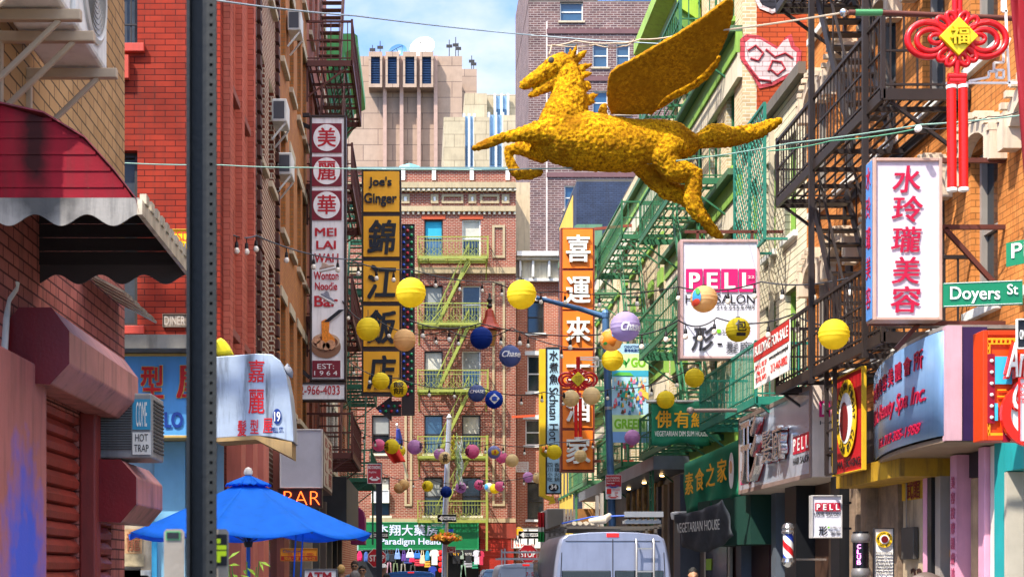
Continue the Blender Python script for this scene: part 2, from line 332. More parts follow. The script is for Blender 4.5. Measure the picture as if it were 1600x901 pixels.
def housing(pts, Ya, Yb, label):
    r = thing('shutter_box', label, 'shutter housing', P(pts[0][0], pts[0][1], Ya), 'roller shutter housings')
    ps = [P(x, y, Ya) for x, y in pts]
    MB().prism([p+Y1*.012 for p in ps], (0, Yb-Ya, 0)).build('casing', PINKM, r, bev=.012)
    c = sum(ps, V((0,0,0)))/len(ps)
    MB().prism([c+(p-c)*1.02 for p in ps], (0,.01,0)).build('end_cap', DRED, r)
housing([(30,481),(80,481),(107,517),(107,567),(77,599),(24,596),(10,575),(10,505)], 10, 12.45, 'octagonal pink shutter box with dark red end above the taller red shutter')
housing([(131,718),(188,718),(212,745),(212,787),(188,815),(131,812)], 12.15, 13.4, 'small pink shutter box with dark red end under the window air conditioner')
t = thing('awning', 'curved dark red metal slat awning with stained white scalloped edge on the corner building', 'awning', (-2.8,9.9,3.84))
prof = [(-2.8,4.62),(-2.57,4.53),(-2.3,4.47),(-2.05,4.32),(-1.87,4.12),(-1.74,3.95),(-1.72,3.86)]
for nm, Ya, mm in (('side_panel', 9.0, spray('7a1220', (-2.36,9,4.3), (.1,1,.4), '1a100e', .9, rough=.75, spec=.15, var=.2, dirt=.5)), ('side_panel', 10.8, M('241f22', .6, 0, .2, dirt=.3))):  # far panel near black: shade inside the awning put into its colour
    m = MB(); z = 3.93
    while z < 4.6:                                   # horizontal slats clipped to the curve
        xs = [x for x, zz in prof]; zt = min(z+.095, 4.6)
        def xa(zz):
            for (xa_, za), (xb_, zb) in zip(prof, prof[1:]):
                if zb <= zz <= za: return xa_+(xb_-xa_)*(za-zz)/(za-zb)
            return -2.75
        m.prism([(-2.8,Ya,z), (xa(z)-.01,Ya,z), (xa(zt)-.01,Ya,zt), (-2.8,Ya,zt)], (0,.012,0))
        m.box((-2.8,Ya-.006,z-.004), (xa(z)-.02,Ya,z+.018)); z += .1
    m.build(nm, mm, t)
for Ya, mm in ((8.985, spray('8e877f', (-2.3,9,3.95), (.25,1,.2), '2a241e', .9, rough=.5, dirt=.95)), (10.815, M('3a3436', .6))):  # far edge darkened too: the awning's inner shade put into the grey
    ps = [(-2.8,Ya,3.96)]+[(-1.72,Ya,3.96)]+[(-1.72-1.08*i/48, Ya, 3.86-.035*(1-math.cos(i/48*6.2832*3.4))) for i in range(49)]
    MB().prism(ps, (0,.012,0)).build('scalloped_edge', mm, t)
for (xa_, za), (xb_, zb) in zip(prof, prof[1:]):
    MB().prism([(xa_,8.97,za+.012), (xb_,8.97,zb+.012), (xb_,8.97,zb+.002), (xa_,8.97,za+.002)], (0,1.88,0)).build('slat', M('6e1c26', .5, .1, .3, dirt=.6), t)
m = MB(); m.bar((-1.715,8.97,3.9), (-1.715,10.84,3.9), .03, .09)
for k in range(10): m.box((-1.73,9.05+.185*k,3.94), (-1.69,9.15+.185*k,4.0))
m.build('front_edge', M('b3a48c', .5, .2, .4, 6, dirt=.7), t)
# two outdoor air conditioner units on brackets
ACW = M('d6d3cc', .5, dirt=.3)
for k, (ya, lb) in enumerate(((9.65, 'white outdoor air conditioner with a round fan grille, beside the red brick wall'), (8.55, 'white outdoor air conditioner cut by the top left corner of the frame'))):
    r = thing('outdoor_unit', lb, 'air conditioner', (-2.5,ya+.45,5.22), 'outdoor air conditioners on wall brackets')
    MB().box((-2.68,ya,5.26), (-2.26,ya+.95,6.1)).build('casing', ACW, r, bev=.025)
    MB().lathe((-2.262,ya+.5,5.68), [(.36,0),(.36,.02),(.33,.03),(.30,.012),(0.02,.012)], 28, X1, Y1).build('fan_ring', M('b8b4ac', .4), r, smooth=True)
    m = MB()
    for q in range(8): m.tube([V((-2.24,ya+.5+(.05+.035*q)*math.cos(k*.3142),5.68+(.05+.035*q)*math.sin(k*.3142))) for k in range(21)], .005, 5, False)
    m.build('grille', M('807c76', .5), r)
    for yy in (ya+.1, ya+.82): MB().bar((-2.8,yy,5.21), (-2.16,yy,5.21), .06, .07).bar((-2.8,yy,4.7), (-2.3,yy,5.18), .035).bar((-2.79,yy,4.65), (-2.79,yy,5.25), .05).build('bracket', M('b09a80', .5, .1), r, bev=.008)
r = thing('window_unit', 'weathered box air conditioner with louvred sides sitting over the small shutter box', 'air conditioner', (-2.5,12.5,2.62))
MB().box((-2.84,12.3,2.63), (-2.25,12.86,3.17)).build('casing', M('8b8a88', .5, .2, .2, dirt=.5), r, bev=.015)
m = MB()
for q in range(20): m.box((-2.78,12.285,2.70+.021*q), (-2.42,12.299,2.71+.021*q))
for q in range(14): m.box((-2.249,12.36,2.69+.032*q), (-2.238,12.82,2.703+.032*q))
m.build('louvre', M('3c3a38', .6), r)
fr = (V((-2.41,12.297,2.66)), X1, Z1, -Y1, .15, .46)
patch(r, fr, 0, 0, 1, .55, M('2f86a8', .5), 'sticker'); TF(r, fr, 'COME', .2, .05, .8, .5, WHITE, off=.011, t=.002, name='lettering'); patch(r, fr, 0, .6, 1, 1, M('cfccc4', .5), 'sticker')
TF(r, fr, 'HOT\nTRAP', .1, .63, .9, .95, DARKF, off=.011, t=.002)
tag(MB().tube([P(24,440,10.2), P(22,452,10.2), P(10,470,10), P(8,500,9.9), P(2,600,9.8)], .03, 10).build('drain_pipe', M('c9bfb2', .4, dirt=.3), smooth=True), 'cream plastic drain pipe bending down beside the octagonal shutter box', 'pipe')
m = MB()
for k in range(9): m.bar((-2.79,12.2+.17*k,4.16), (-2.45,12.2+.17*k,3.98), .15, .02+.012*(k % 2))
tag(m.build('gutter_canopy', M('a99a84', .5, .2, .3, dirt=.7)), 'short rusty corrugated canopy under the window of the corner building', 'canopy')
r = thing('shadow_scaffold', 'added out-of-view scaffold on the tan corner building roof, shadowing the red wall', 'scaffold', (-9,12.5,8.4))  # added out of view to throw shadows onto the red wall
for x in (-10.6,-9.4,-8.2,-7.0): MB().bar((x,12.5,8.4), (x,12.5,19), .12).build('upright', M('6a5a44',.8), r)
for k in range(9): MB().bar((-10.8,12.5,9.5+1.1*k), (-6.8,12.5,9.9+1.1*k), .06, .2+.25*(k % 3 == 0)).build('plank', M('7a684c',.8), r)
for x in (-10.6,-8.2): MB().bar((x,12.55,9), (x+2.4,12.55,18.5), .1).build('brace', M('6a5a44',.8), r)
# red painted building: street front and side wall towards the camera
r = building('painted_building', 'bright red painted brick building with dark windows at the street corner', (-2.65,19.69,0), Y1, X1, 3.0, 21, 6, B_RED2,
   [(y, z, .62, 1.75, wkL) for y in (.45, 1.75) for z in (5.0, 8.3, 11.6, 14.6)], z0=4.3, side=B_RED)
wallgrid(r, V((-9,19.4,4.3)), X1, -Y1, 6.35, 16.7, [(4.3,.6,.96,2.3), (4.3,4.29,.96,1.85), (1.5,4.29,.96,1.85)], B_RED, .28, 'wall')
for x, z, h in ((-4.7,4.9,2.3), (-4.7,8.59,1.85), (-7.5,8.59,1.85)):
    window(r, V((x,19.4,z)), X1, -Y1, .96, h, DARKF, M('3a3f45', .3, 0, .4), M('b2392a', .6, dirt=.3), rec=.16, bars=(z > 8))
MB().box((-4.2,19.3,8.12), (-3.84,19.4,8.42)).build('block', M('b0402f', .7), r)
MB().box((-9,19.42,0), (-2.66,19.68,4.29)).build('ground_floor_wall', M('8aa7b4', .6, dirt=.3), r)
for a, bq in ((19.69,20.0), (21.0,21.3), (22.45,22.69)): MB().box((-2.65,a,4.35), (-2.56,bq,16.9)).build('pilaster', B_RED2, r)
s = sign('wall_sign', 'yellow wall sign with red letters half hidden behind the black post', 'sign', FR(262,358,306,392,19.37), M('ffd21a', .4), M('c9a516', .4), .03, .01)
T(s, 'GSD', 264,362,296,377,19.345, M('d01818')); T(s, 'NAILS', 272,380,302,389,19.345, M('1c3aa0'))
s = sign('name_plate', 'faded grey name plate on the red brick wall above the blue salon awning', 'sign', FR(254,490,292,511,19.37), M('8a7a6c', .8, dirt=.6), M('6a5c50', .7), .03, .008)
T(s, 'DINER', 257,494,289,507,19.35, M('a59a8e', .8))
building('brick_building', 'brown brick building with pale mortar and dark toothed corner strips', (-2.65,22.72,0), Y1, X1, 4.26, 21, 6, B_BROWN,
   [(y, z, .8, 1.8, dict(frame=M('5c4a40', .6), sill=STONE)) for y in (1.3, 2.8) for z in (5.2, 8.4, 11.6, 14.8)], z0=0)
q = MB()
for a in (22.8, 23.6, 26.6):
    z = 4
    while z < 17.9: q.box((-2.65,a,z), (-2.585,a+.28,z+.17)); z += .24
tag(q.build('brick_quoin', M('4f2a22', .8, dirt=.2)), 'toothed column of dark projecting bricks on the brown brick front', 'brickwork')['kind'] = 'structure'
building('ochre_building', 'ochre brick walk-up building between the brown brick front and the long wonton sign', (-2.65,26.99,0), Y1, X1, 6.9, 21, 6, B_ORL,
   [(y, z, .95, 1.9, dict(frame=M('5c4a40', .6), sill=STONE, lintel=STONE)) for y in (.7, 2.5, 4.3, 5.7) for z in (4.9, 8.1, 11.3, 14.3)], z0=0)
building('rose_building', 'rose plastered walk-up carrying the brown fire escape', (-2.65,33.9,0), Y1, X1, 6.9, 20, 6, B_PINK,
   [(y, z, .95, 1.9, dict(frame=WHITE, sill=STONE, lintel=STONE)) for y in (.7, 2.5, 4.3, 5.7) for z in (4.9, 8.1, 11.3, 14.3)], z0=0)
r = building('corniced_building', 'grey building with a heavy green bracketed cornice on the left of the street', (-2.65,40.81,0), Y1, X1, 5.6, 16.6, 6, brick('grey_brick', 'b9aea4', 'a89c94', '8a8078'),
   [(y, z, .95, 1.9, dict(frame=WHITE, sill=STONE, lintel=CREAMP)) for y in (.6, 2.3, 4.0) for z in (4.6, 7.6, 10.6, 13.2)], z0=0)
def cornice(par, X, s, Y0, Ya, z, dep, hh, mat, mat2, step=.8):
    """moulded sheet metal cornice along the street with brackets; s = +1 projects to +x"""
    pf = [(0,0),(.1,0),(.14,.25),(.55,.45),(.6,.6),(1,.72),(1,.95),(.9,1),(0,1)]
    MB().prism([(X+s*dep*a, Y0, z+hh*bq) for a, bq in pf], (0,Ya-Y0,0)).build('cornice', mat, par)
    y = Y0+.1
    while y < Ya:
        MB().prism([(X+s*dep*a, y, z+hh*bq) for a, bq in ((0,-.5),(.12,-.5),(.2,-.1),(.6,.3),(.6,.44),(0,.44))], (0,.16,0)).build('bracket', mat2, par); y += step
cornice(r, -2.64, 1, 40.82, 46.4, 15.2, .85, 1.3, M('4f9c50', .5, dirt=.4), M('2f6a3c', .5, dirt=.3), .45)
building('far_corner_building', 'red brick building at the far left corner behind the yellow restaurant sign', (-2.65,46.42,0), Y1, X1, 13.5, 12.5, 7, B_MOT2,
   [(y, z, 1, 1.9, dict(frame=WHITE, sill=STONE, lintel=STONE)) for y in (.8, 3, 5.5, 8, 10.5, 12.2) for z in (4.4, 7.3, 10)], z0=0)
q = MB(); X_ = 6.02
for k in range(-12, 26):
    for s in (1, -1):
        y0, z0 = 26.0+.2*k, 7.5; ts = [t for t in (k_*.1 for k_ in range(25)) if 26 <= y0+s*t <= 28.5]
        if len(ts) > 1: q.bar((X_,y0+s*ts[0],z0+ts[0]), (X_,y0+s*ts[-1],z0+ts[-1]), .014)
for a, b_ in (((26,7.5),(28.5,7.5)),((26,9.9),(28.5,9.9)),((26,7.5),(26,9.9)),((28.5,7.5),(28.5,9.9)),((27.2,7.5),(27.2,9.9))): q.bar((X_,*a), (X_,*b_), .05)
for y in (26,27.2,28.5): q.bar((X_,y,7.52), (6.5,y,7.52), .04)
tag(q.build('mesh_screen', M('2a7a68', .5, .1)), 'teal wire mesh screen standing out from the clapboard building above the white salon sign', 'screen')
# ---------------------------------------------------------------- end of the street
k70 = 70/F
def mz(y): return PZ(y, 70)
Om = V((-6.2,70,0))
rows = [(343,402),(446,505),(548,608),(648,708),(745,805)]
ops = []
for i, (a, bq) in enumerate(rows):
    for j, (xa_, xb_) in enumerate(((663,692),(722,751),(581,609))):
        k = dict(frame=(DARKF if j == 0 or i > 2 else WHITE), pane=[GLASSB, GLASS, GLASS][(i+j) % 3], sill=CREAMP, curtain=(M('2a9cb8', .8) if (i, j) == (0, 0) else (None, CURT, M('8a8c88', .8))[(i*2+j) % 3]))
        if i == 0: k['lintel'] = M('b04c2c', .8)
        ops.append((PX(xa_,70)+6.2, mz(bq), PX(xb_,70)-PX(xa_,70), mz(a)-mz(bq), k))
r = building('tenement', 'five storey red brick tenement with cream stone bands facing down the street', Om, X1, -Y1, PX(806,70)+6.2, mz(264), 10, B_MOTT, ops, z0=4.0)
xr = PX(806,70)-.01
def band(y0, y1, d, mat, nm='stone_band', x0=-6.2, x1=xr): return MB().box((x0,70-d,mz(y1)), (x1,69.998,mz(y0))).build(nm, mat, r)
CS = M('a89676', .8, dirt=.3)
band(287,296,.34,CS); band(296.5,300,.2,CREAMP); band(323,331,.16,CS); band(418,428,.14,CS); band(262,266,.1,M('6f8a8a', .6))
q = MB(); x = -6
while x < xr: q.box((x,69.7,mz(300)), (x+.12,69.99,mz(296.6))); q.box((x,69.9,mz(335)), (x+.1,69.99,mz(331.2))); x += .24
q.build('dentil', CREAMP, r)
for xx in (600, 630, 678, 737, 793): MB().box((PX(xx-3,70),69.9,mz(282)), (PX(xx+3,70),69.99,mz(264))).build('parapet_post', WHITE, r)
def ring(x0, x1, y0, y1, t=.11, nm='panel_frame'):
    a, bq, c, d = PX(x0,70), PX(x1,70), mz(y1), mz(y0); q = MB()
    for bx in (((a,c),(a+t,d)), ((bq-t,c),(bq,d)), ((a+t,c),(bq-t,c+t)), ((a+t,d-t),(bq-t,d))): q.box((bx[0][0],69.94,bx[0][1]), (bx[1][0],69.997,bx[1][1]))
    q.build(nm, CS, r)
for x0, x1 in ((604,624),(690,724),(750,780)): ring(x0, x1, 304, 318)
for x0, x1 in ((627,640),(673,685),(732,744),(784,796)): ring(x0, x1, 304, 318); MB().box((PX(x0+4,70),69.95,mz(315)), (PX(x1-4,70),69.99,mz(307))).build('rosette', WHITE, r, bev=.05)
for y0, y1 in ((352,403),(440,790)):
    ring(769, 789, y0, y1); ring(632, 644, y0, y1)
MB().box((-6.2,69.9,3.95), (xr,69.999,4.15)).build('stone_band', CS, r)
# ground floor: pharmacy bay, red shutter
MB().box((-6.2,70.05,0), (PX(748,70)-.01,70.2,3.94)).build('shop_wall', M('23262a', .7, 0, .4, 2), r); MB().box((-5,69.98,2.62), (PX(748,70)-.02,70.04,2.95)).build('shop_shelf', M('9ab8b0', .5), r)  # dark sheet with the unlit shop interior put into its colour
m = MB(); z = 0
while z < 3.2: m.box((PX(750,70),69.8,z), (PX(802,70),69.86+.03,z+.1)); z += .11
m.build('shutter', M('a02a1e', .5, .1, .2, dirt=.3), r); MB().box((PX(748,70),69.75,3.2), (PX(806,70),70,3.9)).build('shutter_header', M('8a3526', .6, dirt=.4), r)
r = building('side_building', 'narrow orange brick building with white lintels and carved white cornice', (PX(807,71),71,0), X1, -Y1, PX(884,71)-PX(807,71), PZ(400,71)-.3, 9, B_MOT2,
   [(PX(a,71)-PX(807,71), PZ(d,71), PX(c,71)-PX(a,71), PZ(bq,71)-PZ(d,71), dict(frame=(WHITE if d in (612,695) else DARKF), sill=WHITE, lintel=WHITE)) for a, bq, c, d in ((824,470,850,520),(824,555,848,612),(821,655,846,695),(824,753,850,811),(858,655,880,695),(858,555,880,612))], z0=3.8)
for a, bq, d, mm in ((397,404,.7,WHITE),(404.5,409,.5,CREAMP),(409.5,436,.12,CREAMP),(436.5,441,.35,WHITE)): MB().box((PX(806,71),71-d,PZ(bq,71)), (PX(886,71),70.99,PZ(a,71))).build('cornice', mm, r)
for x in (812, 832, 857, 878): MB().box((PX(x-2,71),70.5,PZ(436,71)), (PX(x+2,71),70.87,PZ(410,71))).build('bracket', WHITE, r, bev=.05)
MB().box((PX(807,71),71.3,0), (PX(884,71),71.4,3.8)).build('shop_wall', M('3a3632', .8), r)
tag(MB().box((PX(806,74),74,10), (PX(828,74),80,PZ(285,74))).build('stair_tower', M('b9a484', .8, dirt=.4)), 'narrow beige plastered tower behind the tenement parapet', 'tower')
tag(MB().lathe((PX(640,78),78,PZ(262,78)-.4), [(.8,0),(.8,.2),(.5,.5),(.4,.52)], 4).build('skylight', M('6fb0b4', .3, .2)), 'turquoise hipped skylight on the roof behind the yellow sign', 'skylight')
# plum brick tower
def win85(l): return [(PX(a,85)-PX(826,85), PZ(d,85), PX(c,85)-PX(a,85), PZ(bq,85)-PZ(d,85), dict(frame=WHITE, pane=GLASSB, sill=STONE)) for a, bq, c, d in l]
wl = [(926,68,950,105),(963,68,984,105),(882,68,903,105),(926,142,950,178),(963,142,984,178),(882,142,903,178),(875,3,911,33)]+[(x,y,x+22,y+37) for x in (882,926,963) for y in (216,290,364)]
r = building('brick_tower', 'tall plum brick apartment tower with blue windows behind the gold horse', (PX(826,85),85,0), X1, -Y1, 9, 34.3, 12, B_PURP, win85(wl), z0=0)
MB().box((PX(853,85),84.96,10), (PX(853,85)+.09,85,33.2)).build('pier_joint', M('c9b8b0', .8), r)
for y in (46, 120, 196, 270): MB().box((PX(854,85),84.93,PZ(y+7,85)), (PX(826,85)+9,84.999,PZ(y,85))).build('brick_band', M('6a4a4c', .8), r)
MB().box((PX(826,85),85.01,34.42), (PX(934,85),97,38)).build('upper_wall', B_PURP, r)
m = MB(); 
for k in range(14): m.bar((PX(940,85)+.22*k,85.05,34.3), (PX(940,85)+.22*k,85.05,35.0), .03)
m.bar((PX(938,85),85.05,35.0), (PX(1050,85),85.05,35.0), .05); m.build('terrace_railing', M('2f6fa8', .4), r)
MB().box((PX(978,85),87,34.42), (PX(1060,85),90,37)).build('terrace_glazing', M('2c6fae', .2, .1, .3), r)
# granite telephone building with four louvred bays and rooftop dishes
D = 150
r = thing('office_tower', 'windowless pink granite tower with four dark louvred bays on the skyline', 'building', (PX(650,D),D+12,0))
MB().box((PX(540,D),D,0), (PX(722,D),D+26,PZ(88,D))).build('wall', GRAN, r); MB().box((PX(722,D)+.01,D+8,0), (PX(745,D+8),D+30,PZ(108,D+8))).build('wing', GRAN, r)
for a in (577, 603, 630, 656):
    x0, x1 = PX(a,D), PX(a+21,D); z0, z1 = PZ(145,D), PZ(90,D); q = MB(); e = .22
    q.box((x0,D-1.7,z0), (x0+e,D-.001,z1)); q.box((x1-e,D-1.7,z0), (x1,D-.001,z1)); q.box((x0+e,D-1.7,z0), (x1-e,D-.001,z0+.35)); q.box((x0+e,D-1.7,z1-.5), (x1-e,D-.001,z1))
    f = q.build('window_bay', GRAN, r); q = MB()
    for k in range(16): q.bar((x0+e,D-1.3,z0+.5+k*.17), (x1-e,D-1.3,z0+.5+k*.17), .3, .05)
    q.box((x0+e,D-.9,z0+.35), (x1-e,D-.8,z1-.5)); q.build('louvre', M('2f4a70', .4, .2), f)
    MB().box((x1+.05,D-.9,0), (x1+.42,D-.001,PZ(92,D))).build('pier', M('a88a7c', .7), r)
for c, rr, mm, lb in ((P(661,77,D+4), 1.3, WHITE, 'large white satellite dish on the granite tower roof'), (P(622,84,D+4), 1.0, M('4a7aa8', .4), 'smaller blue satellite dish on the granite tower roof')):
    d = thing('satellite_dish', lb, 'satellite dish', c-Z1*1.6, 'rooftop satellite dishes'); ax = V((-.25,-.9,.4)).normalized(); x = ax.cross(Z1).normalized()
    MB().lathe(c, [(rr*k/8, .28*rr*(k/8)**2) for k in range(1,9)]+[(rr*1.02,.27*rr),(rr*.9,.2*rr),(rr*.05,-.06)], 28, ax, x).build('reflector', mm, d, smooth=True)
    q = MB(); f = c+ax*rr*.75
    for k in range(3): an = k*2.094; q.bar(c+(x*math.cos(an)+ax.cross(x)*math.sin(an))*rr*.9+ax*.25, f, .05)
    q.build('feed_arm', DARKF, d); MB().tube([c-Z1*1.9, c-ax*.1], .16).build('mast', DARKF, d)
for k, (x, h, y) in enumerate(((582,1.2,88),(594,1.6,88),(702,1.6,86),(712,2.0,88),(716,1.4,88),(737,1.5,108),(740,1.0,108))):
    p = P(x, y+1, D+(9 if x > 730 else 1)); tag(MB().bar(p-Z1*.5, p+Z1*h, .08).bar(p+Z1*h*.6-X1*.3, p+Z1*h*.6+X1*.3, .1, .3).build('antenna', DARKF), 'small rooftop antenna mast on the granite tower skyline', 'antenna', 'rooftop antennas')
D = 125
r = thing('stone_tower', 'stepped limestone office tower with fluted blue window strips on the skyline', 'building', (PX(770,D),D+8,0))
for x0, x1, yt, dy in ((693,727,183,0),(727,763,131,2.5),(763,830,127,3.5),(740,765,183,0),(786,830,180,0)): MB().box((PX(x0,D)+.01,D+dy,0), (PX(x1,D)-.01,D+20,PZ(yt,D))).build('wall', LIME, r)
for x0, x1, yt, dy in ((725,741,180,.3),(764,786,178,.3),(776,797,131,3.2)):
    f = MB().box((PX(x0,D),D+dy,0), (PX(x1,D),D+dy+1.4,PZ(yt,D))).build('window_strip', M('7f9cb4', .3, .1, .2), r); w_ = (x1-x0)/2
    for k in range(3): MB().box((PX(x0+w_*k,D)-.1,D+dy-.25,0), (PX(x0+w_*k,D)+.1,D+dy,PZ(yt-3,D))).build('fin', M('b9c2c8', .5), f)
    for z in [z_ for z_ in range(20, 46, 4) if z_+2 < PZ(yt,D)]: MB().box((PX(x0,D)+.15,D+dy-.08,z), (PX(x1,D)-.15,D+dy-.001,z+1.6)).build('pane', GLASSB, f)
# ---------------------------------------------------------------- right side of the street
O = V((6.5,10.5,0)); WF = M('8f8880', .5, dirt=.2); ops = []
for y in (11.6, 13.4, 15.1, 16.7, 18.4, 20.3, 22.3, 23.8):
    for z in (4.75, 7.65, 10.55, 13.45): ops.append((y-10.5, z, .82, 1.85, dict(frame=WF, sill=WHITE, pane=(GLASS, M('7a7468', .3, 0, .4), GLASS)[int(y*3+z) % 3])))
r = building('orange_building', 'orange painted brick tenement with white arched window hoods and black fire escape', O, Y1, -X1, 14.5, 18.5, 9, B_ORA, ops, z0=3.95, side=B_ORA)
HOOD = M('d2c0a8', .7, dirt=.4)
for o in ops:
    c = O+Y1*(o[0]+.41)+Z1*(o[1]+1.62)-X1*.003; q = MB()
    for k in range(10):
        a0, a1 = R(20+14*k), R(20+14*(k+1))
        pts = [c+Y1*(math.cos(a)*rr)+Z1*(math.sin(a)*rr*.72) for a, rr in ((a0,.5),(a0,.72),(a1,.72),(a1,.5))]
        q.prism(pts, -X1*.15)
        am = (a0+a1)/2; e = c+Y1*(math.cos(am)*.74)+Z1*(math.sin(am)*.55); q.obox(e-X1*.1, (.12,0,0), (0,.035,0), (0,0,.035))
    for s_ in (-1,1): q.box(c+V((-.2,s_*.6-.09,-.1)), c+V((0,s_*.6+.09,.3)))
    q.build('window_hood', HOOD, r)
r = building('clapboard_building', 'low cream clapboard building with dark roof edge between the orange and green fronts', (6.5,25.01,0), Y1, -X1, 4.95, 10.1, 9, SIDING,
  [(y, z, .8, 1.75, dict(frame=GRB, sill=WHITE)) for y in (.7, 2.2, 3.7) for z in (4.9, 7.6)], z0=0)
MB().box((6.36,25.02,10.1), (6.49,29.95,10.3)).build('roof_edge', M('6a6258', .6, dirt=.4), r); MB().box((6.42,27.3,3.5), (6.5,27.42,10)).build('drain_pipe', M('b9ae98', .5), r)
def greenfront(nm, lb, Y0, Ya, h, zs, ys, zb):
    r = building(nm, lb, (6.5,Y0,0), Y1, -X1, Ya-Y0, h, 9, B_CREAM, [(y-Y0, z, .8, 1.7, dict(frame=GREENF, sill=GRB, pane=GLASS)) for y in ys for z in zs], z0=3.6, side=B_GRAF)
    for z in zb:
        MB().box((6.36,Y0+.01,z), (6.497,Ya-.01,z+.42)).build('green_band', GRB, r); MB().box((6.40,Y0+.01,z-.5), (6.496,Ya-.01,z-.01)).build('cream_band', CREAMP, r)
        MB().box((6.2,Y0+.01,z+.425), (6.498,Ya-.01,z+.55)).build('ledge', M('4a6a4a', .6, dirt=.4), r)
    for y in ys:
        for z in zs: MB().box((6.44,y,z+1.75), (6.499,y+.8,z+2.15)).build('lintel', GRB, r)
    return r
r = greenfront('banded_building', 'cream brick building with bright green bands and graffiti on its burnt orange side wall', 30.0, 38.9, 15.3, (5, 7.4, 10.1, 13.2), (30.8, 32.6, 34.4, 36.2, 37.6), (4.2, 9.3, 12.2))
cornice(r, 6.51, -1, 34.6, 38.9, 14.3, .95, 1.3, M('9cbf3a', .5, dirt=.4), M('5f8a3a', .5, dirt=.3), .9)
WP = brick('sprayed_white_brick', 'd8cccb', 'c9b9ba', 'a8888a', .3, .1, .008, .25, .35, .6); RP = brick('sprayed_pink_brick', 'c4525c', 'b8444e', '8a3038', .3, .1, .008, .35, .3, .6)
fr = (V((6.62,29.985,9.6)), X1, Z1, -Y1, 1.7, 4.2)
def gp(x, y): return ((PX(x,30)-6.62)/1.7, 1-(PZ(y,30)-9.6)/4.2)
heart = [(1156,62),(1166,54),(1185,56),(1205,68),(1215,74),(1228,58),(1236,54),(1242,72),(1252,80),(1250,112),(1230,122),(1206,135),(1186,139),(1174,118),(1156,92)]
poly(r, fr, [gp(x,y) for x, y in heart], RP, 'graffiti', .004, .001)
c = (1204,98); poly(r, fr, [gp(c[0]+(x-c[0])*.84, c[1]+(y-c[1])*.84) for x, y in heart], WP, 'graffiti', .004, .006)
q = MB()
for pts in ([(1168,80),(1180,72),(1192,84),(1184,96),(1172,92)], [(1200,112),(1206,96),(1220,98),(1226,108),(1214,118),(1204,110)], [(1196,78),(1210,90),(1226,84),(1238,92)], [(1165,100),(1185,125),(1204,128)]): q.tube([fpt(fr, *gp(x,y), .014) for x, y in pts], .025, 6)
q.build('graffiti', RP, r)
poly(r, fr, [gp(x,y) for x, y in ((1176,-6),(1262,-8),(1262,18),(1240,22),(1222,16),(1206,22),(1186,14))], WP, 'graffiti', .004, .001)
poly(r, fr, [gp(x,y) for x, y in ((1182,-6),(1262,-8),(1262,12),(1240,16),(1222,9),(1206,15),(1190,8))], brick('sprayed_black_brick', '33333c', '2a2a33', '18181c', .3, .1, .008, .3, .2, .6), 'graffiti', .004, .006)
r = greenfront('long_building', 'long cream brick building hung with green fire escapes on the right of the street', 38.92, 60.0, 13.7, (4.6, 7.7, 10.8), (39.8, 41.5, 43.2, 45, 46.8, 48.6, 50.4, 52.2, 54, 56), (6.9, 12.4))
cornice(r, 6.51, -1, 53.5, 60, 13.1, 1.0, 1.1, M('5a7f62', .5, dirt=.4), M('3f6a4c', .5, dirt=.3), 1.2)
r = building('slate_building', 'dark slate blue side wall with pale scrawled graffiti above the orange restaurant sign', (6.32,60.6,0), X1, -Y1, 3.5, 17.6, 8, brick('slate_brick', '39445c', '343d52', '2a3040'), [], z0=0)
q = MB(); f2 = (V((5.9,60.59,12)), X1, Z1, -Y1, 3.5, 5)
for a in range(3): q.tube([V((6.9+.42*math.cos(k*.5)*(1-.2*a),60.58,13.4+a*.75+.35*math.sin(k*.5))) for k in range(14)], .06, 6)
q.build('graffiti', M('b9bcd0', .8), r)
r = building('ochre_far_building', 'yellow plastered corner building with green window frames at the far right', (6.3,62,0), Y1, -X1, 6, 17.4, 6*.05, M('d3b14a', .7, dirt=.4),
   [(y, z, .8, 1.8, dict(frame=GREENF, sill=GREENF, lintel=GREENF)) for y in (.4, 1.9, 3.4, 4.9) for z in (5, 8, 11, 14)], z0=0)
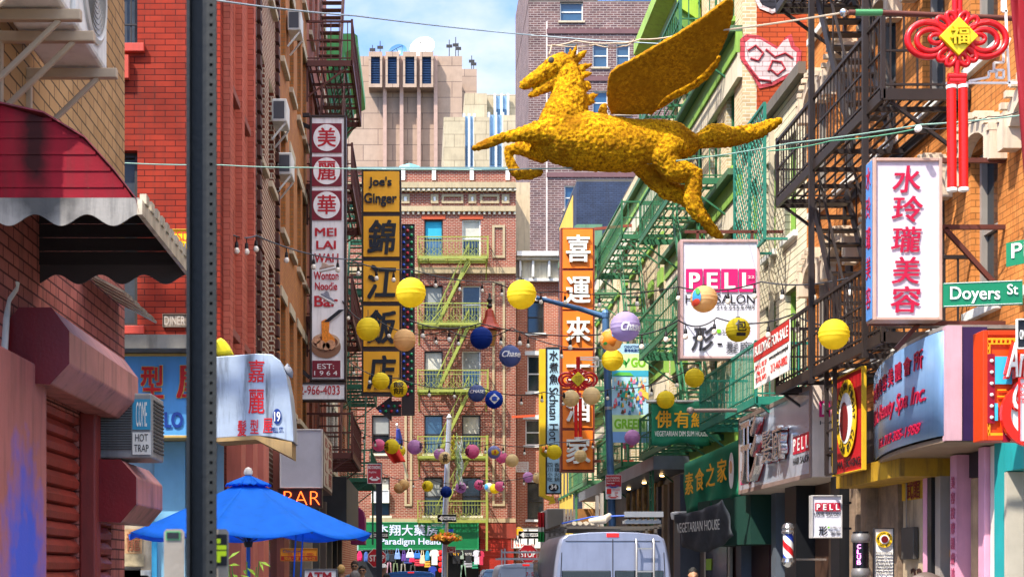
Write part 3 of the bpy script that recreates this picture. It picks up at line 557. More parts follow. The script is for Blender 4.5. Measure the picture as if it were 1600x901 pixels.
# ---------------------------------------------------------------- fire escapes
def fire(name, label, O, u, n, L, D, zs, mat, stairs=(), rail=.95, bal=.19, ladder=None, group='fire escapes', slat=.13, ornate=False, lat=False):
    """iron balconies with slatted floors, railings, raking stairs; stairs: (level, from, to) along the wall"""
    O = V(O); r = thing(name, label, 'fire escape', O, group)
    for z in zs:
        o = O+Z1*(z-O.z); m = MB()
        for a, c in ((o+n*.03, o+u*L+n*.03), (o+n*D, o+u*L+n*D), (o+n*.03, o+n*D), (o+u*L+n*.03, o+u*L+n*D)): m.bar(a, c, .05, .13)
        k = .08
        while k < D-.03: m.bar(o+n*k+Z1*.04, o+u*L+n*k+Z1*.04, .034, .014); k += slat
        k = .5
        while k < L: m.bar(o+u*k+n*.03-Z1*.02, o+u*k+n*D-Z1*.02, .04, .06); k += .9
        m.build('platform', mat, r); m = MB()
        for h, t in ((rail, .045), (rail*.55, .025), (.12, .025)):
            if ornate and h == rail*.55: h = rail*.8
            m.bar(o+n*D+Z1*h, o+u*L+n*D+Z1*h, t)
            for e in (0, L): m.bar(o+u*e+n*.02+Z1*h, o+u*e+n*D+Z1*h, t)
        k = 0
        while k < L+.01: m.bar(o+u*k+n*D+Z1*.05, o+u*k+n*D+Z1*rail, .016); k += bal
        k = bal
        while k < D:
            for e in (0, L): m.bar(o+u*e+n*k+Z1*.05, o+u*e+n*k+Z1*rail, .02)
            k += bal
        for e in (0, L): m.bar(o+u*e+n*D-Z1*.05, o+u*e+n*D+Z1*(rail+.05), .05)
        if ornate:
            for k in range(int(L/.3)):
                p0 = o+u*(.3*k)+n*(D+.012)
                for q in ((.02,.12,.28,.4),(.28,.12,.02,.4),(.15,.4,.15,.62)): m.bar(p0+u*q[0]+Z1*q[1], p0+u*q[2]+Z1*q[3], .018)
        m.build('railing', mat, r)
        for e in (.05, L-.05):
            m = MB(); m.bar(o+u*e+n*.02-Z1*.75, o+u*e+n*(D*.9)-Z1*.07, .05, .035); m.bar(o+u*e+n*.03-Z1*.85, o+u*e+n*.03, .04); m.build('bracket', mat, r)
    for i, a, c in stairs:
        z0, z1 = zs[i], zs[i+1] if i+1 < len(zs) else zs[i]+2.9
        m = MB()
        for w_ in (.22, .75):
            p, q = O+u*a+n*w_+Z1*(z0-O.z), O+u*c+n*w_+Z1*(z1-O.z); m.bar(p, q, .035, .14)
            m.bar(p+Z1*.75, q+Z1*.75, .03)
            for k in range(5): e = p.lerp(q, k/4); m.bar(e, e+Z1*.75, .02)
        for k in range(1, 12): e = (O+u*a+Z1*(z0-O.z)).lerp(O+u*c+Z1*(z1-O.z), k/12); m.obox(e+n*.485, u*.1, n*.26, Z1*.012)
        m.build('stair', mat, r)
    if ladder:
        a, zb = ladder; m = MB(); z = zb
        for e in (-.2, .2): m.bar(O+u*(a+e)+n*(D-.1)+Z1*(zb-O.z), O+u*(a+e)+n*(D-.1)+Z1*(zs[0]+1.2-O.z), .05)
        while z < zs[0]+1: m.bar(O+u*(a-.2)+n*(D-.1)+Z1*(z-O.z), O+u*(a+.2)+n*(D-.1)+Z1*(z-O.z), .03); z += .3
        m.build('ladder', mat, r)
    return r
r = fire('fire_escape', 'yellow green ornate fire escape balconies on the red brick tenement', (PX(653,70),70,4), X1, -Y1, PX(761,70)-PX(653,70), 1.05, [mz(y) for y in (815,716,614,511,409)], YELG,
   [(0,.9,2.4),(1,.9,2.4),(2,.9,2.4),(3,.9,2.4)], bal=.14, ornate=True)
MB().bar((PX(759,70),68.9,2.6), (PX(759,70),68.9,mz(683)), .1).build('post', YELG, r)
MB().tube([P(735,412,68.8), P(700,470,68.8), P(672,505,68.8)], .02, 5).build('stay_rod', YELG, r)
fire('fire_escape', 'rust brown fire escape stack beside the long wonton bar sign', (-2.65,33.6,3), Y1, X1, 4.6, 1.05, [4.3, 7.4, 10.4, 13.2], RUST, [(0,.6,2.6),(1,.6,2.6),(2,.6,2.6),(3,.6,2.6)])
fire('fire_escape', 'dark green fire escape stack at the far left behind the yellow sign', (-2.65,47.5,3), Y1, X1, 5.5, 1.0, [4.6, 7.6, 10.6, 13.4], GREEND, [(0,.6,2.6),(1,.6,2.6),(2,.6,2.6)], ladder=(4.6,2.6))
r = fire('fire_escape', 'black iron fire escape with long balconies across the orange building', (6.5,17.5,4), Y1, -X1, 5.2, 1.05, [4.45, 7.32, 10.3, 13.2], BLACKI, [(0,2.4,4.4),(1,2.2,4.2),(2,2.0,4.0)], ladder=(2.6,3.0), bal=.16)
MB().bar((5.42,18.1,4.3), (5.42,18.1,11.4), .07).bar((5.42,20.6,4.3), (5.42,20.6,11.4), .07).build('post', BLACKI, r)
fire('fire_escape', 'green fire escape with many flights on the banded cream building', (6.5,31.2,4), Y1, -X1, 5.8, 1.05, [4.5, 7.0, 9.9, 12.8], GREENF, [(0,.8,2.8),(1,.8,2.8)], slat=.16, bal=.22, ladder=(4.6,2.8))
fire('fire_escape', 'green fire escape on the long building behind the market banner', (6.5,40.4,4), Y1, -X1, 5.6, 1.05, [4.6, 7.7, 10.8], GREENF, [(0,.8,2.8),(1,.8,2.8)], slat=.16, bal=.22, ladder=(4.6,2.6))
fire('fire_escape', 'pale green fire escape farthest along the long building beside the orange sign', (6.5,48.8,4), Y1, -X1, 6.0, 1.05, [4.6, 7.7, 10.8], M('4a7c56', .5, dirt=.3), [(0,.8,2.8)], slat=.17, bal=.22, ladder=(4.6,2.6))
fire('fire_escape', 'teal balcony on the clapboard building above the silver salon sign', (6.5,24.6,4), Y1, -X1, 4.9, .95, [4.52], M('1f7a68', .5, dirt=.25), bal=.12)
# ---------------------------------------------------------------- signs
FW = M('f0edec', .4, 0, .08, 2, dirt=.22); MAR = M('7a1220', .4); REDL = M('b8141c', .4); FRB = M('3a2b26', .45, .2, dirt=.2); GOLD = M('e8a81c', .4); BLK = M('17151a', .45); MAG = M('c81e6c', .4, 0, .05); NAVY = M('16347c', .4)
ALU = M('a9a7a4', .35, .6, .1); BEI = M('d8c6b8', .45, 0, .1, dirt=.2); YELP = M('f7ae0e', .4, 0, .07); WT = M('eeeae4', .5)
def vtext(par, chars, x0, x1, y0, y1, Y, mat, gap=.12, **k):
    h = (y1-y0)/len(chars)
    for i, ch in enumerate(chars): T(par, ch, x0, y0+h*(i+gap/2), x1, y0+h*(i+1-gap/2), Y, mat, **k)
def arms(par, pts, mat, w=.05):
    for a, c in pts: MB().bar(a, c, w).build('bracket', mat, par)
# long wonton bar sign
Y = 33; r = sign('vertical_sign', 'tall narrow maroon and white noodle bar sign with a noodle bowl picture', 'sign', FR(484,180,541,595,Y), FW, FRB, .32, .05)
q = Y-.03; f0 = FR(484,180,541,595,Y)
def px_patch(par, Yf, x0, y0, x1, y1, mat, **k): return patch(par, FR(x0, y0, x1, y1, Yf), 0, 0, 1, 1, mat, **k)
for ch, cy in (('美',215),('麗',267),('華',320)):
    px_patch(r, Y, 487, cy-22, 534, cy+24, MAR, name='colour_block'); disc(r, FR(487,cy-22,534,cy+24,Y), .5, .49, 21*Y/F, FW, 'roundel', off=.012)
    T(r, ch, 496, cy-15, 525, cy+15, Y, REDL, bold=.03, off=.022)
for s, x0, x1, y0, y1 in (('MEI',492,526,356,369),('LAI',494,525,376,389),('WAH',491,529,396,410),('Wonton',490,529,424,437),('Noodle',492,527,441,453),('Bar',491,528,462,479)): T(r, s, x0, y0, x1, y1, Y, REDL, bold=.03)
fb = FR(484,497,534,560,Y)
disc(r, fb, .5, .70, 23.5*Y/F, M('8a6248', .6), 'bowl_picture', ry=18*Y/F); disc(r, fb, .5, .58, 22*Y/F, M('c4a284', .6), 'bowl_picture', off=.013, ry=13*Y/F); disc(r, fb, .5, .60, 19*Y/F, M('6b3a20', .6), 'bowl_picture', off=.022, ry=10*Y/F)
poly(r, fb, [(.36,.08),(.52,.02),(.62,.1),(.60,.35),(.78,.5),(.8,.66),(.4,.66),(.38,.4)], M('e8891c', .5, 0, .4, 30), 'noodle_picture', off=.032)
for cx, cy, rr in ((.22,.54,6),(.36,.66,7),(.66,.66,7.5),(.52,.70,6)): disc(r, fb, cx, cy, rr*Y/F, M('c99470', .6, 0, .4, 20), 'dumpling_picture', off=.036)
T(r, '/', 506, 484, 538, 503, Y, BLK, off=.04)
px_patch(r, Y, 488, 563, 532, 589, MAR, name='colour_block'); T(r, 'EST:', 496, 568, 522, 576, Y, FW, off=.012); T(r, '1 9 6 4', 491, 579, 527, 586, Y, FW, off=.012)
arms(r, [(P(437,180,Y+.1),P(484,180,Y+.1)), (P(452,560,Y+.1),P(484,590,Y+.1)), (P(440,181,Y+.3),P(486,200,Y+.3))], FRB, .08)
r = sign('phone_sign', 'white horizontal phone number sign under the noodle bar sign', 'sign', FR(452,597,541,626,Y), FW, FRB, .32, .04); T(r, '212-966-4033', 455, 602, 531, 616, Y, REDL, bold=.01)
# yellow restaurant sign
Y = 40; r = sign('vertical_sign', 'tall brown framed sign of five golden yellow panels with black characters', 'sign', FR(565,264,627,617,Y), FRB, FRB, .35, .03)
for i, (y0, y1) in enumerate(((268,331),(338,401),(408,471),(478,541),(549,612))):
    px_patch(r, Y, 568, y0, 624, y1, YELP, name='panel', t=.02)
    if i == 0: T(r, "Joe's", 576, 277, 612, 295, Y, BLK, bold=.03, off=.03, t=.03); T(r, 'Ginger', 569, 302, 620, 323, Y, BLK, bold=.03, off=.03, t=.03)
    else: T(r, ' 錦江飯店'[i], 574, y0+6, 619, y1-4, Y, BLK, bold=.04, off=.03, t=.03, shear=.12)
arms(r, [(P(512,290,Y+.2),P(565,290,Y+.2)), (P(512,590,Y+.2),P(565,590,Y+.2))], FRB, .08)
r = sign('bulb_board', 'dark board of coloured bulbs with an arrow pointing left beside the yellow sign', 'sign', FR(627.5,350,648,648,Y+.3), FRB, FRB, .2, .015)
MB().prism([P(x,y,Y+.27) for x, y in ((627,626),(612,626),(612,618),(587,637),(612,657),(612,649),(627,649))], (0,.2,0)).build('arrow', FRB, r)
first = {}
for i in range(25):
    for j, (xx, mm) in enumerate(((631,'2a4fc0'),(637,'d0202a'),(643,'20a060'))):
        if i*3+j > 68: continue
        p = P(xx, 356+11.6*i+(5 if j == 1 else 0), Y+.3)-Y1*.02; bb = first.get(mm)
        if not bb: first[mm] = MB().lathe(p, [(.045,0),(.04,.04),(.015,.06)], 8, -Y1, X1).build('bulb', M(mm, .2, 0, .05, spec=.8), r)
        else: o = bb.copy(); C.objects.link(o); o.location = p-P(xx if 0 else {'2a4fc0':631,'d0202a':637,'20a060':643}[mm], 356+(5 if j == 1 else 0), Y+.3)+Y1*.02
for i in range(8): MB().lathe(P(594+4.4*i, 638+(-4 if i % 2 else 4), Y+.26), [(.045,0),(.04,.04),(.015,.06)], 8, -Y1, X1).build('bulb', M(('2a4fc0','d0202a','20a060')[i % 3], .2, 0, .05, spec=.8), r)
# salon awning boxes at 19 Pell
BLU = M('5b9fd8', .3, .2, .12, .9, dirt=.12)
r = sign('awning_sign', 'sky blue metal awning sign with red salon characters behind the black post', 'sign', FR(165,552,338,684,18.9), BLU, M('b89a5a', .5, .2, dirt=.3), .45, .035)
MB().box((PX(165,18.9),18.5,PZ(551,18.9)), (PX(338,18.9),19.35,PZ(530,18.9))).build('flashing', M('77736c', .6, .2, .3, dirt=.7), r)
Y = 18.9; RO = M('c21a1e', .4); YO = M('f0c860', .5)
for ch, x0, x1 in (('型',220,256),('屋',276,330)): T(r, ch, x0-1, 570, x1+1, 623, Y, YO, bold=.06); T(r, ch, x0, 571, x1, 622, Y, RO, bold=.03, off=.018)
T(r, 'LO', 257, 643, 286, 668, Y, NAVY, bold=.05)
r = thing('awning_sign', 'white rounded awning end sign with red salon characters and blue house number nineteen', 'sign', P(396,688,18.4))
q = [(337,684),(337,557),(400,552),(424,553),(438,563),(447,585),(453,615),(457,652),(459,690),(430,683),(400,680)]
MB().prism([P(x,y,18.4) for x, y in q], (0,.6,0)).build('panel', M('a4b2c4', .35, .15, .25, 1.5, dirt=.9), r, bev=.01)
MB().prism([P(x,y,18.39) for x, y in ((337,684),(337,690),(400,686),(456,715),(456,690),(400,680))], (0,.6,0)).build('edge_trim', M('a88a5c', .5, .2, dirt=.5), r)
for ch, a in (('嘉',(388,562,413,597)),('麗',(388,608,413,646)),('髮',(371,656,385,681)),('型',(391,655,404,677)),('屋',(411,653,426,676))): T(r, ch, *a, 18.4, RO, bold=.02)
disc(r, FR(420,632,440,665,18.4), .65, .55, 6.8*18.4/F, NAVY, 'number_disc', ry=12*18.4/F); T(r, '19', 428.5, 643, 438, 658, 18.4, WT, bold=.02, off=.014); T(r, 'PELL ST.', 424, 667, 443, 675, 18.4, NAVY, bold=.02)
tag(MB().prism([P(x,y,18.8) for x, y in ((334,553),(334,534),(344,526),(352,532),(361,549),(352,552))], (0,.4,0)).build('tarp', M('e8d420', .6), bev=.03), 'crumpled yellow tarp scrap lying on top of the salon awning', 'tarp')
# pigeon on the awning
r = thing('pigeon', 'grey pigeon perched on the edge of the white salon awning', 'bird', P(449,590,18.6))
MB().tube([P(x,y,18.6) for x, y in ((456,590),(454,584),(450,578),(449,573),(450,570),(453,572))], [.012,.04,.055,.04,.025,.006], 10).build('body', M('7d808a', .7), r, smooth=True)
# blank white box sign, BAR neon, orange banner, ATM
Y = 25; r = sign('box_sign', 'blank white front of a deep box sign with faded red side letters', 'sign', FR(437,670,504,762,Y), M('b9b8bc', .5), M('cfcac4', .5), .05, .02)
MB().box((PX(437,Y),Y+.06,PZ(762,Y)), (PX(504,Y),Y+2.6,PZ(670,Y))).build('casing', M('4a2420', .5), r)
fs = LW(PX(504,Y)+.002, Y+.1, Y+2.55, PZ(760,Y), PZ(672,Y)); patch(r, fs, .03, .03, .97, .97, M('b8a894', .6, dirt=.5), 'side_face')
TF(r, fs, 'B\nU\nL\nL', .12, .08, .4, .92, M('8a3a30', .6), off=.012); TF(r, fs, '酒\n吧\n間', .52, .08, .88, .92, M('8a3a30', .6), off=.012)
r = sign('neon_sign', 'dark box with glowing orange neon letters spelling bar above the blue umbrella', 'neon sign', FR(434,763,503,793,Y), M('2a1214', .3), M('1c1416', .4), .3, .02); T(r, 'BAR', 444, 767, 500, 788, Y, M((1,.11,.015), .4, emit=1.5), bold=-.025, off=.03, t=.02)
r = sign('banner', 'orange and yellow shop banner below the umbrella edge', 'banner', FR(438,856,496,876,24), M('e8981c', .6), M('c98414', .6), .02, .01)
px_patch(r, 24, 439, 868, 495, 875.5, M('a82018', .6), name='stripe'); T(r, 'Chinatown', 442, 858, 472, 862.5, 24, NAVY); T(r, 'TEL 212 000 0000'.replace('000 0000','571 8885'), 449, 863, 490, 866.5, 24, REDL); T(r, '獨此一家 別無分店', 444, 869, 493, 874.5, 24, GOLD, off=.012)
r = sign('atm_sign', 'white sign with red cash machine letters low between umbrella and people', 'sign', FR(474,888,527,915,22), WT, M('5a5a60', .4), .25, .02); T(r, 'ATM', 478, 893, 518, 908, 22, M('a31420', .4), bold=.04)
tag(MB().prism([P(x,y,46) for x, y in ((548,850),(548,790),(560,791),(567,797),(570,808),(570,850))], (0,1.2,0)).build('awning', M('7a1450', .6, dirt=.15), bev=.02), 'rounded magenta awning end next to the green pharmacy sign', 'awning')
tag(MB().box((-2.6,38,2.6), (-1.95,45,4.1)).build('awning', M('3a3c40', .6, 0, .2, dirt=.3)), 'dark grey ribbed shop awning box behind the umbrella', 'awning')
# orange restaurant sign
Y = 45; ORG = M('ee7a1c', .45, 0, .06); TER = M('8a4030', .5, dirt=.2)
r = sign('vertical_sign', 'tall orange sign of six panels with raised white characters', 'sign', FR(876,356,929,737,Y), TER, TER, .4, .03)
pn = [(358,419),(423,483),(486,544),(548,606),(610,668),(672,733)]
for ch, (y0, y1) in zip('喜運來大酒家', pn): px_patch(r, Y, 879, y0, 926, y1, ORG, t=.02); T(r, ch, 884, y0+10, 922, y1-9, Y, WT, bold=.035, off=.03, t=.07)
arms(r, [(P(928,358,Y+.2),P(990,352,Y+.2)), (P(928,720,Y+.2),P(990,720,Y+.2))], TER, .08)
# sichuan sign
Y = 48; r = sign('vertical_sign', 'pale blue vertical hot pot sign edged by a yellow arrow', 'sign', FR(853,542,877,771,Y), M('a9cfe4', .45), BLK, .3, .035)
YA = M('dcb41c', .5, dirt=.15); MB().prism([P(x,y,Y) for x, y in ((843,545),(852.5,545),(852.5,772),(862,776),(864,771),(868,785),(857,788),(860,782),(843,774))], (0,.28,0)).build('arrow', YA, r)
vtext(r, '水煮魚', 858, 872, 546, 601, Y, BLK, bold=.02)
FO.rotation_euler = (0,0,0)
def rottext(par, s, x0, y0, x1, y1, Y, mat, **k):
    a = P(x0, y0, Y); fr = (a, -Z1, X1, -Y1, (y1-y0)*Y/F, (x1-x0)*Y/F); return TF(par, fr, s, 0, 0, 1, 1, mat, **k)
rottext(r, 'Sichuan Hot Pot', 858, 605, 872, 716, Y, BLK)
vtext(r, '四川小吃', 855.5, 863, 722, 752, Y, BLK); vtext(r, '香辣火鍋', 866, 874, 722, 752, Y, BLK)
disc(r, FR(855,752,875,770,Y), .5, .5, 8*Y/F, BLK, 'number_disc', ry=6*Y/F); T(r, '34', 860, 756, 870, 764, Y, WT, off=.014, bold=.03)
# white salon sign
Y = 26.5; r = sign('box_sign', 'big white hanging salon sign with magenta letter squares below the gold horse', 'sign', FR(1063,374,1187,560,Y), M('d6d6e2', .35, 0, .07, dirt=.16), M('c9a8a4', .4, .2, dirt=.15), .3, .05)
for i, ch in enumerate('PELL'): x = 1071.5+27.6*i; px_patch(r, Y, x, 420, x+26, 456, MAG, name='letter_square'); T(r, ch, x+5, 426, x+22, 451, Y, WT, bold=.04, off=.014)
T(r, '22', 1168, 431, 1178, 435, Y, WT, off=.03); T(r, 'HAIR SALON', 1071, 460, 1179, 474, Y, BLK); T(r, '212.233.6789', 1119, 476, 1179, 482, Y, M('5a5a60', .5))
T(r, '形', 1080, 510, 1115, 548, Y, M('33333a', .5), bold=.04, shear=.15); px_patch(r, Y, 1121, 536, 1128, 538.5, BLK, name='dash'); T(r, '髮廊', 1134, 533, 1175, 551, Y, M('4a4a52', .5)); px_patch(r, Y, 1120, 514, 1126, 520, M('7ac81c', .5), name='green_square'); T(r, '22 PELL ST.', 1128, 515, 1172, 521, Y, M('5a5a60', .5))
arms(r, [(P(1070,362,Y+.15),P(1230,362,Y+.15)), (P(1090,375,Y+.15),P(1090,362,Y+.15)), (P(1175,378,Y+.15),P(1175,362,Y+.15))], RUST, .05)
# pink white beauty sign on the orange building
Y = 16.2; r = sign('box_sign', 'tall white box sign with five crimson brush characters on rusty brackets', 'sign', FR(1364,247,1472,500,Y), M('d4c8d4', .35, 0, .08, 2, dirt=.14), M('c9a898', .4, .3, dirt=.2), .24, .035)
CRI = M('b4103c', .45)
for ch, y0, y1, x0, x1 in (('水',259,301,1394,1438),('玲',306,347,1393,1442),('瓏',354,394,1392,1440),('美',401,443,1393,1437),('容',447,488,1391,1438)): T(r, ch, x0, y0, x1, y1, Y, CRI, bold=.025, shear=.1)
fs = RW(PX(1364,Y)-.001, Y+.02, Y+.22, PZ(497,Y), PZ(250,Y)); patch(r, fs, 0, 0, 1, 1, M('4f86c4', .4), 'side_face')
for i, ch in enumerate('水玲瓏美容'): TF(r, fs, ch, .12, .03+.19*i, .9, .17+.19*i, CRI, off=.014)
arms(r, [(P(1472,251,Y+.3),P(1580,251,Y+.3)), (P(1472,355,Y+.3),P(1582,355,Y+.3)), (P(1356,505,Y+.3),P(1585,505,Y+.3)), (P(1476,357,Y+.3),P(1560,450,Y+.3)), (P(1440,500,Y+.3),P(1400,545,Y+.3))], RUST, .05)
# green banners of the vegetarian restaurant
Y = 30.5; GB = M('1a7a58', .7, 0, .15, 3)
r = thing('banner', 'green cloth banner with gold characters and white vegetarian dim sum line', 'banner', P(1062,694,Y))
MB().grid(lambda a, b: P(1018+90*a, 626+68*b+3*math.sin(a*9)*b, Y+.03*math.sin(a*14)), 24, 8).build('cloth', GB, r, smooth=True, solid=.02)
for ch, x0 in (('佛',1024),('有',1053),('緣',1080)): T(r, ch, x0, 641, x0+25, 668, Y-.06, GOLD, bold=.03)
T(r, 'VEGETARIAN DIM SUM HOUSE', 1023, 673, 1106, 681, Y-.06, WT, bold=.01)
MB().tube([P(1010,627,Y), P(1112,627,Y)], .035, 8).build('rail', ALU, r)
tag(MB().tube([P(1079,641,26), P(1083,641,26), P(1200,640,26)], [.05,.035,.035], 10).lathe(P(1079,641,26), [(.02,-.06),(.06,-.03),(.07,0),(.06,.04),(.02,.06)], 12).build('flag_pole', M('8a7a74', .4, .5), smooth=True), 'bare metal flag pole sticking out in front of the teal balcony', 'pole')
a, b_ = P(1070,797,31), P(1157,772,27.6); u = (b_-a); u.z = 0; wd = u.length; u.normalize(); fr = (a, u, Z1, u.cross(Z1), wd, 1.08)
r = thing('awning', 'dark green cloth awning banner with four gold characters above a draped grey cover', 'awning', a.lerp(b_, .5))
n_ = fr[3]
MB().grid(lambda s, t: fpt(fr, s, t)+Z1*(.22*s-.1)+n_*(.05*math.sin(s*17+t*5)*t), 24, 8).build('cloth', GB, r, smooth=True, solid=.02)
for i, ch in enumerate('素食之家'):
    o = TF(r, fr, ch, .09+.2*i, .24, .25+.2*i, .66, GOLD, bold=.03, off=.09); o.location.z = .22*(.17+.2*i)-.1
disc(r, fr, .92, .42, .13, WT, 'emblem', off=.08, ry=.34); disc(r, fr, .92, .36, .07, M('e0a878', .6), 'emblem', off=.09, ry=.12)
m = MB(); m.grid(lambda s, t: fpt(fr, .12+.9*s, 1.0+.62*t)+Z1*(.16*s-.1-.16*math.sin(s*3.14)*(.4+t*.8))+n_*(.35-.2*t+.03*math.sin(s*20+t*8)), 28, 10); m.build('draped_cover', M('4c5056', .8, 0, .3, 3), r, smooth=True, solid=.02)
g_ = (fpt(fr, 0, 1.62)+n_*.33, u, Z1, n_, wd, 1.0); TF(r, g_, 'VEGETARIAN HOUSE', .2, .62, .98, .82, M('b9b9b4', .7), off=.05)
MB().obox(fpt(fr, .75, 1.3)-n_*.35, u*(wd*.45), n_*.4, Z1*.45).build('awning_box', M('0f3a30', .7), r)
# silver salon sign box with end panel
r = thing('box_sign', 'long silver salon sign box with chrome characters and a beige end panel', 'sign', (6.1,24.5,3.08))
MB().box((5.80,22.0,3.08), (6.45,27.0,4.46)).build('casing', BEI, r, bev=.015)
fr = RW(5.797, 27.0, 22.0, 3.08, 4.46); patch(r, fr, .015, .05, .985, .95, M('b2bac8', .15, .3, .1, 1.5), 'silver_face', t=.012)
m = MB()
for bx in ((0,0,1,.05),(0,.95,1,1),(0,.05,.015,.95),(.985,.05,1,.95)): 
    p0, p1 = fpt(fr, bx[0], bx[3]), fpt(fr, bx[2], bx[1]); m.obox((p0+p1)/2-X1*.012, X1*.012, Y1*abs(p0.y-p1.y)/2, Z1*abs(p0.z-p1.z)/2)
m.build('frame', M('a89088', .4, .4, dirt=.2), r)
CHR = M('c4c6cc', .12, .9, .05); TF(r, fr, '形', .16, .12, .42, .9, M('a8202c', .4), bold=.05, off=.02, t=.02); TF(r, fr, '形', .18, .1, .44, .9, CHR, bold=.02, off=.05, t=.12); TF(r, fr, '髮廊', .46, .34, .74, .72, M('a8202c', .4), bold=.03, off=.02, t=.02); TF(r, fr, '髮廊', .47, .33, .75, .72, CHR, off=.05, t=.1)
for i, ch in enumerate('PELL'): patch(r, fr, .79+.05*i, .5, .835+.05*i, .7, M('b81830', .4), 'letter_square', off=.014); TF(r, fr, ch, .8+.05*i, .53, .825+.05*i, .67, WT, off=.024, bold=.03)
TF(r, fr, 'HAIR SALON', .79, .74, .985, .82, DARKF, off=.016); patch(r, fr, .03, .82, .14, .88, MAG, 'phone_patch', off=.014); TF(r, fr, '22 PELL ST.', .03, .7, .15, .78, DARKF, off=.016)
T(r, 'HAIR', 1281, 657, 1318, 663, 22.0, DARKF); 
for i, ch in enumerate('PE'): px_patch(r, 22, 1280+19*i, 626, 1297+19*i, 651, MAG, name='letter_square'); T(r, ch, 1284+19*i, 630, 1294+19*i, 647, 22, WT, off=.014, bold=.04)
T(r, '形', 1290, 697, 1312, 728, 22, DARKF, bold=.03)
# round red and yellow club sign, seen at an angle
fr = RW(5.72, 20.6, 19.2, 3.0, 4.35)
YEL = M('eec01c', .4); r = sign('box_sign', 'red club sign with a big yellow ring emblem edged in yellow', 'sign', fr, M('b81c24', .4), M('d0a41c', .5, dirt=.3), .05, .02)
disc(r, fr, .5, .45, .46, YEL, 'emblem', off=.012, ry=.52); disc(r, fr, .5, .45, .30, WT, 'emblem', off=.022, ry=.34); disc(r, fr, .47, .48, .18, M('7a1a1c', .4), 'emblem', off=.032, ry=.26)
for i, ch in enumerate('CHINATOWN FIGHT CLUB NYC '):
    a = R(200-360*i/25); c = fpt(fr, .5, .45)+fr[1]*(.38*math.cos(a))+fr[2]*(.43*math.sin(a))
    if ch != ' ': v = fr[1]*math.cos(a)+fr[2]*math.sin(a); uu = fr[1]*math.sin(a)-fr[2]*math.cos(a); TF(r, (c-v*.05-uu*.035, uu, v, fr[3], .07, .1), ch, 0, 0, 1, 1, BLK, off=.024, t=.006)
TF(r, fr, 'MMA · BOXING', .08, .86, .92, .94, BLK, bold=.02); 
for y in (.1, .3, .5, .7): TF(r, fr, '武術', .02, y, .08, y+.14, WT)
r = tag(MB().box((5.85,18.1,2.85), (6.5,20.9,3.1)).build('shop_lintel', M('ac841c', .6, 0, .3, dirt=.8)), 'peeling yellow painted lintel under the red club sign', 'lintel')
# curved blue beauty spa sign
r = thing('awning_sign', 'curved pale blue beauty spa awning sign with crimson script and dark purple end', 'sign', (6.0,17.8,3.1))
A0, A1 = V((6.12,20.0,0)), V((5.60,15.8,0))
def arc(s, o=0):
    p = A0.lerp(A1, s); nrm = V((-.99,.12,0)); return p+nrm*(.34*math.sin(math.pi*min(1, s*1.12)*.5)**1*(1-s)**.6*1.2+o)
m = MB(); m.grid(lambda s, t: arc(s)+Z1*(3.14+.18*(1-s)*0+1.12*t), 30, 2); m.build('face', M('7aa0cc', .25, .25, .15, .8, dirt=.12), r, smooth=True, solid=.03)
pts = [arc(k/30, -.02) for k in range(31)]+[V((6.5,15.82,0)), V((6.5,20,0))]
MB().prism([p+Z1*3.12 for p in pts], (0,0,-.05)).build('soffit', M('8a7460', .6, dirt=.3), r); MB().prism([p+Z1*4.28 for p in pts], (0,0,.04)).build('top', M('8a8078', .5, dirt=.5), r)
MB().box((5.58,15.74,3.08), (5.745,15.86,4.3)).build('edge_trim', M('d3a8b4', .4, .1, dirt=.2), r); MB().box((5.746,15.76,3.08), (6.02,15.85,4.29)).build('end_panel', M('33204a', .4, 0, .2), r)
def arct(s, s0, s1, z0, z1, mat, **k):
    o = TF(r, (V((0,0,0)), X1, Z1, -Y1, 1, 1), s, s0, 1-z1, s1, 1-z0, mat, t=.01, **k); og = W[o.name]
    for a in o.data.vertices:
        q = a.co+og; p = arc(q.x, .017); a.co = V((p.x+(q.y)*1.0*-1*-1*0, p.y, q.z))+V((-1,0,0))*(-q.y)-og
    return o
for i, ch in enumerate('玲瓏美容美體會所'): arct(ch, .14+.095*i, .215+.095*i, 3.86+.01*i, 4.06+.012*i, CRI, bold=.02)
arct('Pink Beauty Spa Inc.', .16, .9, 3.5, 3.76, CRI, shear=.35, bold=.015); arct('Tel. 212-385-1988', .34, .86, 3.22, 3.34, CRI, shear=.35, bold=.01)
# orange shop sign at the right edge
Y = 14.6; OR2 = M('e2470f', .4); fr = FR(1535,516,1640,688,Y)
r = sign('box_sign', 'orange red shop sign with yellow key border, bulbs and raised script', 'sign', fr, OR2, M('c83a10', .4), .25, .05)
m = MB()
for x0, y0, x1, y1 in ((1541,528,1640,531),(1541,536,1640,538),(1541,531,1543,680),(1545,538,1546.5,680),(1541,676,1580,680),(1558,608,1572,610),(1558,618,1572,620)): a = FR(x0,y0,x1,y1,Y); m.obox(a[0]+X1*a[4]/2+Z1*a[5]/2-Y1*.008, X1*a[4]/2, Y1*.006, Z1*a[5]/2)
for k in range(14): a = FR(1543,542+9.6*k,1545.5,546+9.6*k,Y); m.obox(a[0]+X1*a[4]/2+Z1*a[5]/2-Y1*.008, X1*a[4]/2, Y1*.006, Z1*a[5]/2)
for k in range(9): a = FR(1548+7*k,531,1551+7*k,536,Y); m.obox(a[0]+X1*a[4]/2+Z1*a[5]/2-Y1*.008, X1*a[4]/2, Y1*.006, Z1*a[5]/2)
m.build('key_border', M('f0a01c', .4), r)
CY = M('3cb4dc', .3); DR = M('8a0f2a', .4)
